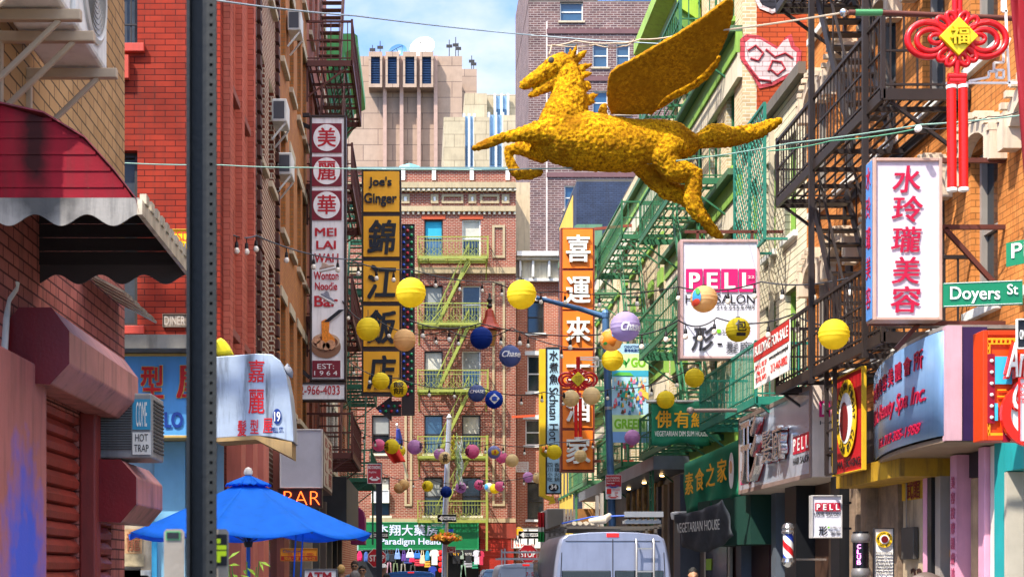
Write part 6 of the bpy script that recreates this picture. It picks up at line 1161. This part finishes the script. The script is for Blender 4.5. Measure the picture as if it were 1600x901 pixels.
r = thing('bin_lid', 'brown domed lid of a street bin at the bottom edge by the pink window', 'bin', V((PX(1447,17.5),17.5,.14))); c = V((PX(1447,17.5),17.5,.14))
MB().lathe(c, [(.22,0),(.24,1.2),(.24,1.3)], 20).build('drum', M('5a4a44',.5,.2), r, smooth=True); MB().lathe(c, [(.25,1.31),(.24,1.38),(.17,1.48),(.06,1.53),(.01,1.54)], 20).build('lid', M('7a6a64',.35,.4), r, smooth=True)
# middle right shopfronts
r = thing('shopfront', 'restaurant front with grey metal canopy and rough wooden slab decoration', 'shopfront', (6.3,42,0)); XF = 6.3
MB().box((5.5,35.2,4.1), (6.49,52,4.42)).build('canopy', M('7c828c',.4,.3,.15,dirt=.2), r); MB().box((6.36,31,.1), (6.495,52,4.05)).build('wall_panel', M('77706a',.5,0,.25,2,dirt=.2), r)
for k in range(7):
    y = WY(980+8.5*k, XF); m = MB(); pts = []
    for j in range(9): z = 2.7+.17*j; w_ = .16+.09*rnd.random(); pts.append((z, w_, (rnd.random()-.5)*.12))
    m.prism([V((6.28,y+o-w_,z)) for z, w_, o in pts]+[V((6.28,y+o+w_*.6,z)) for z, w_, o in reversed(pts)], X1*.07).build('wood_slab', M('a08458',.8,0,.45,6,.4,15), r)
fr = RW(6.355, WY(1046,XF), WY(1064,XF), 2.9, 4.0); TF(r, fr, '麵館', .05, .05, .95, .35, M('7a5a34',.5), bold=.03); TF(r, fr, '小籠', .05, .55, .95, .85, M('7a5a34',.5), bold=.03)
for k in range(4): MB().box((6.2,36.2+.9*k,.1), (6.35,36.5+.9*k,3.9)).build('column', M(('8a6a44','5a5048','9a8468','4a4a50')[k],.5,0,.2), r)
for k in range(3): MB().lathe(V((6.0,37+3*k,4.07)), [(.06,0),(.05,-.03)], 10).build('downlight', M((1,.62,.25),.4,emit=3.5), r)
r = thing('shopfront', 'dark maroon shopfront with a white framed door under the green awning', 'shopfront', (6.4,30,0)); MB().box((6.4,27.3,.1), (6.49,34.9,3.9)).build('wall_panel', M('3a1f22',.5,0,.3), r); rb(r,1080,1090,.1,3.9,5.9,6.35,M('4a4e58',.4,.3),'post'); rb(r,1100,1140,.1,2.3,6.3,6.36,M('b8b4ae',.5),'door_frame'); rb(r,1104,1137,.1,2.2,6.28,6.298,M('3a3230',.12,0,.4),'door'); rb(r,1106,1114,1.7,1.95,6.26,6.27,M('8ab83a',.5),'sticker'); MB().lathe(V((5.9,WY(1083,5.9),3.2)), [(.15,0),(.15,.05)], 18, -Y1, X1).build('round_sign', M('8a1c24',.5), r)
MB().box((5.6,53,3.2), (6.49,60,3.9)).build('awning', M('9a6a3a',.6,0,.25,dirt=.3), bpy.data.objects['long_building']); MB().box((6.4,52.5,.1), (6.497,59.9,3.1)).build('shop_window', M('2a2a2c',.2,0,.4), bpy.data.objects['long_building'])
s = sign('shop_sign', 'small red shop board with white characters behind the van rack', 'sign', FR(882,805,897,819,50), TR, WT, .1, .04); T(s, '公司', 884, 807, 895, 816, 50, WT, bold=.03)
# ---------------------------------------------------------------- shop window on the left corner
r = thing('shopfront', 'corner salon window with pale blue frame, posters and framed pictures', 'shopfront', (-4,19.3,0)); q = 19.36
px_patch(r, 19.4, 165, 815, 242, 960, M('b8a890', .15, 0, .35, 3, spec=.8), name='shop_window', t=.02); px_patch(r, 19.4, 242, 690, 290, 960, M('7ab0cc', .5, dirt=.1), name='wall_panel', t=.03); px_patch(r, 19.37, 238, 815, 246, 960, M('3a9ac8', .5), name='window_frame', t=.05); px_patch(r, 19.4, 292, 690, 350, 960, M('7a9cb4', .5, dirt=.2), name='wall_panel', t=.03)
for a, c, nm in (((173,824,187,844),'a89888','poster'),((173,846,188,856),'a83a2c','poster'),((173,857,187,895),'c4d4e8','poster'),((195,826,222,864),'b89068','picture'),((190,865,225,884),'a89878','picture'),((188,887,220,930),'2a2826','picture'),((192,890,236,930),'c9c9c4','picture'),((198,898,232,930),'5a6468','picture')): px_patch(r, 19.37, *a, M(c,.5,0,.35,12), name=nm, t=.01)
T(r, '龍', 198, 830, 219, 860, 19.355, M('9a5a3c',.6), bold=.02)
r = thing('shopfront', 'coral columns and dark doorway below the white salon awning', 'shopfront', (-2.5,22,0)); m = 0
for ya, yb, cc in ((20.0,20.5,'c06a5a'),(21.4,22.0,'c06a5a'),(22.8,23.6,'c9705e'),(26.2,27.2,'b86a58')): MB().box((-2.649,ya,0), (-2.45,yb,4.2)).build('column', M(cc,.6,dirt=.25), r)
MB().box((-2.648,20.51,0), (-2.6,21.39,3)).build('door', GLASS, r); MB().box((-2.648,22.01,0), (-2.6,22.79,3.2)).build('door', GLASS, r); MB().box((-2.648,23.61,0), (-2.58,26.19,3)).build('shop_window', GLASS, r)
r = thing('shopfront', 'row of dark shop windows on the left behind the cash machine sign', 'shopfront', (-2.5,36,0))
for k in range(7): MB().box((-2.648,27.6+2.4*k,0), (-2.56,29.5+2.4*k,3)).build('shop_window', M(('1f2226','3a2c26','242a30')[k % 3],.2,0,.4), r); MB().box((-2.648,29.52+2.4*k,0), (-2.4,29.95+2.4*k,3.4)).build('column', M(('6a5a50','8a7a68','4a4440')[k % 3],.6,dirt=.3), r)
# ---------------------------------------------------------------- vehicles
def van(name, label, cx, y0, w, L_, top, paint, glass=GLASS):
    r = thing(name, label, 'van', V((cx,y0+L_/2,0))); hw = w/2
    prof = [(0,.32),(.9,.32),(.97,.5),(1,.9),(1,1.25),(.97,.62*top),(.93,.78*top),(.88,.9*top),(.84,.955*top),(.74,.985*top),(.4,top),(0,top+.01)]
    ring = prof+[(-x,z) for x, z in reversed(prof[1:-1])]
    sec = [(0,.955,.0),(.03,.985,.0),(.1,1,0),(L_*.62,1,0),(L_*.72,.99,.03),(L_*.80,.96,.3),(L_*.86,.95,.47),(L_*.97,.9,.53),(L_,.8,.6)]
    vs = []; n = len(ring)
    for dy, sc, drop in sec:
        for x, z in ring: zz = .32+(z-.32)*(1-drop*(z-.32)/(top-.32)); vs.append((cx+x*hw*sc, y0+dy, zz))
    fs = [(i*n+k, i*n+(k+1)%n, (i+1)*n+(k+1)%n, (i+1)*n+k) for i in range(len(sec)-1) for k in range(n)]+[tuple(range(n)), tuple(range((len(sec)-1)*n, len(sec)*n))]
    MB().add(vs, fs).build('body', paint, r, smooth=True, bev=.012)
    for sx in (-1, 1):
        for yy in (.85, L_-.95):
            c = V((cx+sx*(hw-.14), y0+yy, .34)); wv = MB().lathe(c, [(.2,-.02),(.33,-.02),(.34,.02),(.34,.2),(.3,.22),(.2,.2)], 24, X1*sx, Y1).build('wheel', M('1a1a1a',.8), r, smooth=True); MB().lathe(c, [(.02,.19),(.2,.19),(.2,.12)], 16, X1*sx, Y1).build('rim', ALU, wv)
        MB().box((cx+sx*(hw*.99)-.006, y0+L_*.5, top*.56), (cx+sx*(hw*.99)+.006, y0+L_*.7, top*.8)).build('side_window', glass, r)
        MB().box((cx+sx*hw*.93-.05, y0-.015, .8), (cx+sx*hw*.93+.05, y0+.06, 1.35)).build('tail_light', M('a01418',.2), r, bev=.015)
        MB().box((cx+min(0,sx)*hw*.82+.03*(sx>0)-.0, y0-.012, top*.46), (cx+max(0,sx)*hw*.82-.03*(sx<0), y0+.02, top*.735)).build('rear_window', glass, r, bev=.03)
    MB().box((cx-hw*.9,y0-.1,.35), (cx+hw*.9,y0+.05,.6)).build('bumper', DARKF, r, bev=.03); MB().box((cx-.1,y0-.012,top*.967), (cx+.1,y0+.08,top*.995)).build('brake_light', M('d8201c',.2,emit=.3), r, bev=.008)
    for x0, z0, x1, z1 in ((0,.62,0,top*.955),(-.86*hw,1.0,-.82*hw,top*.86),(.86*hw,1.0,.82*hw,top*.86),(-.76*hw,top*.94,.76*hw,top*.94)): MB().bar((cx+x0,y0-.004,z0), (cx+x1,y0-.004,z1), .012, .008).build('door_seam', DARKF, r)
    return r
SILV = M('8f95ac', .28, .35, .12, 2, .02, dirt=.18); v = van('van', 'large silver cargo van seen from behind with a loaded roof rack and rear ladder', 3.09, 24, 2.02, 5.4, 2.31, SILV)
m = MB(); z = 2.40
for yy in (24.3,25.3,26.3,27.3): m.bar((2.25,yy,z), (3.93,yy,z), .04); m.bar((2.35,yy,z-.09), (2.35,yy,z), .04); m.bar((3.83,yy,z-.09), (3.83,yy,z), .04)
for x in (2.28,3.9): m.bar((x,24.2,z+.03), (x,27.5,z+.03), .04)
m.build('roof_rack', M('5a5248',.5,.3), v)
m = MB(); lx0, lx1 = PX(994,23.95), PX(1021,23.95)
for x in (lx0,lx1): m.tube([V((x,23.9,.9)), V((x,23.9,2.12)), V((x+.0,23.96,2.2))], .016, 8)
for zz in (.95,1.3,1.68,2.05): m.bar((lx0,23.9,zz), (lx1,23.9,zz), .025)
m.build('ladder', ALU, v, smooth=True)
for lb, cat, fn in (('aluminium folded ladder lying across the roof rack of the silver van', 'ladder', lambda m: [m.bar((3.35,yy,2.5), (3.95,yy,2.5), .05) for yy in (24.5,24.75)]+[m.bar((3.4+.1*k,24.45,2.47+.06), (3.4+.1*k,24.8,2.47+.06), .03) for k in range(6)]+[m.bar((3.33,24.4,2.62), (3.97,24.4,2.62), .09)]),
   ('white pipes strapped along the roof rack of the silver van', 'pipe', lambda m: [m.tube([V((2.5+.1*k,24.35,2.47)), V((2.55+.1*k,27.4,2.5))], .035, 8) for k in range(5)]),
   ('dirty white plastic fitting on the pipes of the van roof rack', 'fitting', lambda m: m.tube([V((2.75,24.4,2.5)), V((3.0,24.35,2.53)), V((3.1,24.5,2.6))], [.05,.07,.05], 10)),
   ('perforated steel strut standing on the van roof rack', 'strut', lambda m: [m.bar((PX(933,25),25,2.42), (PX(933,25),25,2.96), .06)]), ('second perforated steel strut beside the first on the van roof rack', 'strut', lambda m: [m.bar((PX(940,25),25,2.42), (PX(940,25),25,3.0), .06)])):
    m = MB(); fn(m); tag(m.build(cat.replace(' ','_'), (ALU if 'lad' in cat else M('c9bca4',.5,0,.2)), smooth=True), lb, cat)
m = MB()
for k in range(4): m.bar((PX(882+5*k,25.5),25.5,2.42), (PX(882+5*k,25.5),25.5,2.75), .04)
m.build('rack_stake', M('b8a890',.5), v)
tag(MB().tube([V((2.3,24.4,2.47)), V((2.8,24.5,2.58)), V((3.4,24.4,2.6))], .015, 6).build('strap', M('2a5ac0',.5)), 'blue strap across the load on the silver van', 'strap')
t2 = van('van', 'white work van with red star lettering half hidden behind the silver van', PX(822,41), 41, 1.75, 4.6, PZ(880,41), M('b9c2d4',.35,.1,.1)); T(t2, '7- STAR', 822, 893, 848, 899, 40.98, M('c8281c',.5), bold=.02)
m = MB(); 
for y_ in (41.4,43): m.bar((PX(780,41),y_,2.02), (PX(862,41),y_,2.02), .05); m.bar((PX(790,41),y_,1.86), (PX(790,41),y_,2.3), .04); m.bar((PX(855,41),y_,1.86), (PX(855,41),y_,2.2), .04)
m.bar((PX(785,41),41.4,2.2), (PX(862,41),41.4,2.2), .05).build('roof_rack', ALU, t2)
v3 = van('car', 'blue roofed parked car below the pharmacy clothes', PX(642,46), 46, 1.72, 4.4, 1.66, M('3a6aa8',.25,.3,.05)); v3['category'] = 'car'
v4 = van('car', 'pale blue vehicle at the kerb just left of the white work van', PX(785,50), 50, 1.5, 4.2, 1.74, M('8aa8c8',.25,.3,.05)); v4['category'] = 'car'
# ---------------------------------------------------------------- people
def person(px, ytop, Y, label, hair, shirt, skin='b98a6a', glasses=False, cap=None, face=-1):
    x = PX(px, Y); H = PZ(ytop, Y)-.12; k = H/1.75; o = V((x,Y,.12)); r = thing('person', label, 'person', o, 'pedestrians')
    def L_(m, pts): 
        ps = [o+V(p[:3])*k for p in pts]; rs = [p[3]*k for p in pts]; d0, d1 = (ps[0]-ps[1]).normalized(), (ps[-1]-ps[-2]).normalized()
        m.tube([ps[0]+d0*rs[0]*.7]+ps+[ps[-1]+d1*rs[-1]*.7], [rs[0]*.4]+rs+[rs[-1]*.4], 12)
    f = face; m = MB(); L_(m, [(0,0,1.40,.06),(0,0,1.47,.055),(0,0,1.53,.06)]); L_(m, [(0,.01*f,1.545,.062),(0,.01*f,1.60,.082),(0,0,1.66,.088),(0,0,1.70,.07)]); L_(m, [(0,.07*f,1.615,.02),(0,.1*f,1.6,.018)])
    for s in (-1,1): L_(m, [(s*.085,0,1.60,.014),(s*.09,0,1.63,.016)]); L_(m, [(s*.2,0,1.37,.05),(s*.235,.02*f,1.12,.042),(s*.22,.1*f,.9,.034),(s*.215,.13*f,.82,.036)])
    melt(m.build('body', M(skin,.55), r, smooth=True), .016, 2, 0, 0)
    m = MB(); L_(m, [(0,0,.92,.15),(0,0,1.1,.145),(0,0,1.28,.165),(0,0,1.38,.13),(0,0,1.43,.075)])
    for s in (-1,1): L_(m, [(s*.12,0,1.38,.07),(s*.2,0,1.36,.068),(s*.225,.01*f,1.18,.062)])
    melt(m.build('shirt', M(shirt,.8,0,.2,8), r, smooth=True), .02, 2, 0, 0); m = MB()
    for s in (-1,1): L_(m, [(s*.08,0,.9,.1),(s*.09,0,.55,.075),(s*.1,0,.1,.06)]); L_(m, [(s*.1,0,.05,.045),(s*.1,.12*f,.04,.045)])
    melt(m.build('trousers', M('2a2e3c',.8,0,.2,8), r, smooth=True), .02, 2, 0, 0); m = MB(); L_(m, [(0,-.035*f,1.61,.09),(0,-.025*f,1.67,.1),(0,-.01*f,1.715,.092)]); melt(m.build('hair', M(hair,.7,0,.3,30), r, smooth=True), .015, 1, .012, 0)
    if glasses: m = MB(); [m.obox(o+V((s*.035,.088*f,1.645))*k, (.03*k,0,0), (0,.008*k,0), (0,0,.018*k)) for s in (-1,1)]; m.bar(o+V((-.07,.085*f,1.655))*k, o+V((.07,.085*f,1.655))*k, .008).build('sunglasses', BLK, r)
    if cap: m = MB(); m.lathe(o+V((0,0,1.665))*k, [(.098*k,0),(.095*k,.05*k),(.05*k,.1*k),(.005,.105*k)], 16); m.obox(o+V((0,.13*f,1.67))*k, (.07*k,0,0), (0,.06*k,0), (0,0,.006*k)); m.build('cap', M(cap,.7), r, smooth=True)
person(554,877,38,'man with sunglasses and short brown hair under the magenta awning','3a2a20','6a7a8c',glasses=True); person(533,883,34,'person with tied blond hair left of the man with sunglasses','c9a060','8a5a4a',face=1); person(566,884,36,'dark haired person in sunglasses next to the stop sign','14110f','c9c4bc','b08060',True); person(555,893,22,'grey haired person nearest to the camera at the bottom edge','5a5450','4a4e58',face=1)
person(599,881,37,'man in a white baseball cap right of the black sign post','3a2a20','9a4a3a',cap='dcd8d2'); person(604,896,33,'dark haired person below the man in the white cap','1a1512','3a5a7a',face=1); person(523,885,41,'dark haired person beside the cash machine sign','2a1e18','b86a3a','a87858'); person(1083,888,26,'dark haired person by the white framed door behind the van','17130f','4a5a8c')
# ---------------------------------------------------------------- goods hanging at the end shop
Y = 68.9
tag(MB().bar(P(560,858.5,Y), P(768,858.5,Y), .04).build('rail', DARKF), 'dark clothes rail under the green pharmacy sign', 'rail')
def goods(kind, px, y0, w, h, c, label):
    cx = px; mm = M(c,.75,0,.25,12)
    if kind == 'shirt': q = [(-.5,.1),(-.22,0),(.22,0),(.5,.1),(.62,.38),(.4,.45),(.36,.3),(.36,1),(-.36,1),(-.36,.3),(-.4,.45),(-.62,.38)]
    elif kind == 'bag': q = [(-.36,.4),(.36,.4),(.5,.95),(.4,1),(-.4,1),(-.5,.95)]
    elif kind == 'trousers': q = [(-.4,0),(.4,0),(.5,1),(.08,1),(0,.3),(-.08,1),(-.5,1)]
    else: q = [(-.3,.2),(-.18,.08),(.18,.08),(.3,.2),(.46,.5),(.44,.95),(.3,1),(-.3,1),(-.44,.95),(-.46,.5)]
    r = thing({'shirt':'t_shirt','bag':'tote_bag','trousers':'trousers','pack':'backpack'}[kind], label, {'shirt':'shirt','bag':'bag','trousers':'trousers','pack':'backpack'}[kind], P(cx,y0+h,Y), 'souvenir goods hanging under the pharmacy sign')
    MB().prism([P(cx+a*w,y0+b_*h,Y-.1) for a, b_ in q], Y1*(.12 if kind != 'pack' else .2)).build('cloth', mm, r, bev=.03)
    if kind == 'bag': MB().tube([P(cx-.25*w,y0+.42*h,Y-.05), P(cx-.1*w,y0+.02*h,Y), P(cx+.1*w,y0+.02*h,Y), P(cx+.25*w,y0+.42*h,Y-.05)], .02, 6).build('strap', mm, r)
    if kind == 'pack': MB().prism([P(cx+a*w,y0+b_*h,Y-.16) for a, b_ in ((-.3,.6),(.3,.6),(.3,.92),(-.3,.92))], Y1*.05).build('pocket', M(c,.6,0,.1,4), r, bev=.02)
    return r
for a in (('pack',553,860,9,16,'e0301c','orange red backpack at the left end of the goods'),('pack',562,859,9,17,'d81c5c','hot pink backpack beside the orange red one'),('pack',572,860,8,17,'3a5a9c','blue backpack left of the stop sign'),('bag',604,857,10,18,'2a4a5a','dark teal bag right of the stop sign'),('bag',612,857,11,20,'1c2430','near black bag next to the teal one'),('bag',621,856,10,17,'7a9ad0','light blue printed bag'),('bag',631,858,8,18,'5a3a8c','violet bag'),('bag',641,856,14,15,'c9ced8','white lettered bag'),('bag',652,858,13,14,'2a6ab8','bright blue wide bag'),('bag',644,866,10,12,'d82050','crimson low bag'),('bag',660,858,9,22,'d8c4a0','beige net bag'),('pack',668,858,8,18,'1f8ab8','cyan small backpack'),('shirt',679,858,13,24,'d8dcd4','white printed tee'),('shirt',713,858,16,22,'16171c','black hooded top with yellow print'),('shirt',732,858,13,20,'1e2026','black top with pale print'),('shirt',745,859,11,22,'c4c4d0','pale grey shirt'),('shirt',752,860,8,22,'b8284a','red and white shirt at the right end'),('trousers',608,878,8,22,'b88a9a','dusty pink trousers'),('trousers',618,879,9,22,'6a7a5a','olive trousers'),('trousers',630,880,9,22,'8a8478','taupe trousers'),('trousers',645,882,10,20,'3a3a34','charcoal trousers'),('shirt',676,884,11,18,'1c3a9c','navy jersey low in the row'),('trousers',724,882,9,20,'7a9a84','sage green trousers'),('bag',722,859,6,14,'8a9a8c','grey green pouch')): goods(*a[:-1], a[-1]+' hanging under the green pharmacy sign')
o = bpy.data.objects
for nm, s in (('t_shirt.001','N Y'),('t_shirt.002','N Y P D')): T(o[nm], s, 708 if nm[-1] == '1' else 727, 863, 718 if nm[-1] == '1' else 737, 867, Y-.1, GOLD if nm[-1] == '1' else WT)
for k in range(4): tag(MB().lathe(P(689,863+9*k,68.8)-Z1*.12, [(.02,0),(.1,.03),(.13,.12),(.1,.21),(.02,.24)], 12).build('red_lantern', M('e0201c',.4), smooth=True), ('top','second','third','lowest')[k]+' of four small red lanterns strung by the silver pole', 'lantern', 'small red lanterns by the silver pole')
r = sign('window_unit', 'white window air conditioner in the tenement window left of the black post', 'air conditioner', FR(580,765,608,785,69.75), M('b8bcc0',.5), WHITE, .35, .03); r['group'] = 'window air conditioners'
for px, py, Yq, lb in ((470,262,27,'white window air conditioner high on the ochre building'),(468,40,29,'white air conditioner at the very top of the ochre front'),(459,655,26.5,'beige air conditioner above the blank white box sign'),(452,180,26,'white air conditioner beside the top of the noodle sign')):
    r = thing('wall_unit', lb, 'air conditioner', P(px,py,Yq), 'air conditioners on the left facades'); c = V((-2.62, Yq, PZ(py,Yq)))
    MB().box(c+V((0,-.3,-.2)), c+V((.26,.3,.2))).build('casing', ACW, r, bev=.02); MB().box(c+V((.03,-.31,-.15)), c+V((.22,-.302,.15))).build('grille', M('4a4a50',.6), r); MB().bar(c+V((.0,-.25,-.5)), c+V((.24,-.25,-.21)), .03).bar(c+V((.0,.25,-.5)), c+V((.24,.25,-.21)), .03).build('bracket', ACW, r)

# ---------------------------------------------------------------- last small things
r = thing('streamers', 'tangle of pale green and yellow paper streamers hanging beside the silver pole', 'streamers', P(715,757,43)); 
for nm, cc, n, x0 in (('green_strand','c4dc9a',9,714),('white_strand','e4e8dc',7,718),('yellow_strand','e0c81c',4,706)):
    m = MB()
    for k in range(n):
        x = x0+rnd.random()*9-4; y0 = 672+rnd.random()*30; y1 = 735+rnd.random()*22 if nm != 'yellow_strand' else 715
        m.tube([P(x+2.2*math.sin(j*1.3+k)+j*.3, y0+(y1-y0)*j/9, 43+.1*math.sin(j+k*2)) for j in range(10)], .014, 5)
    m.build(nm, M(cc,.6), r, smooth=True)
s_ = sign('wall_plaque', 'small white notice plaque on the narrow orange brick building', 'plaque', FR(806,721,826,737,70.95), WT, WT, .04, .02)
for k in range(4): T(s_, ('NOTICE','NO PARKING','ANY TIME','39-41')[k], 808, 723+3.4*k, 824, 725.4+3.4*k, 70.94, M('c07a5a',.6))
r = thing('security_camera', 'white domed security camera under the grey canopy', 'camera', P(1054,812,33)); c = P(1054,805,33); MB().lathe(c, [(.01,-.1),(.07,-.08),(.09,0),(.09,.06),(.05,.08)], 14).build('dome', WT, r, smooth=True); MB().bar(c+Z1*.08, c+V((.75,0,.08)), .04).build('arm', WT, r)
tag(MB().bar(P(800,651,69), P(836,649,69), .1).build('pipe', M('d8502a',.5)), 'short orange pipe across the corner between the two brick fronts', 'pipe')
for px, py, wd, cc, lb in ((638,880,14,'3a4a8a','folded navy towels'),(655,884,16,'c83a4a','folded red shirts'),(610,868,12,'8a5a3a','folded tan bags'),(668,886,10,'e0a83a','stacked yellow caps'),(731,886,14,'9a9aa4','folded grey sweatshirts'),(742,888,10,'2a8a6a','stacked green caps')):
    q = P(px,py,69.6); w_ = wd*69.6/F/2; m = MB()
    for k in range(3): m.box(q+V((-w_+.02*k,-.15,.11*k)), q+V((w_-.01*k,.15,.11*k+.1)))
    tag(m.build('folded_clothes', M(cc,.8,0,.3,8), bev=.03), lb+' on the dark shelf below the hanging souvenirs', 'clothes', 'folded goods in the end shop')
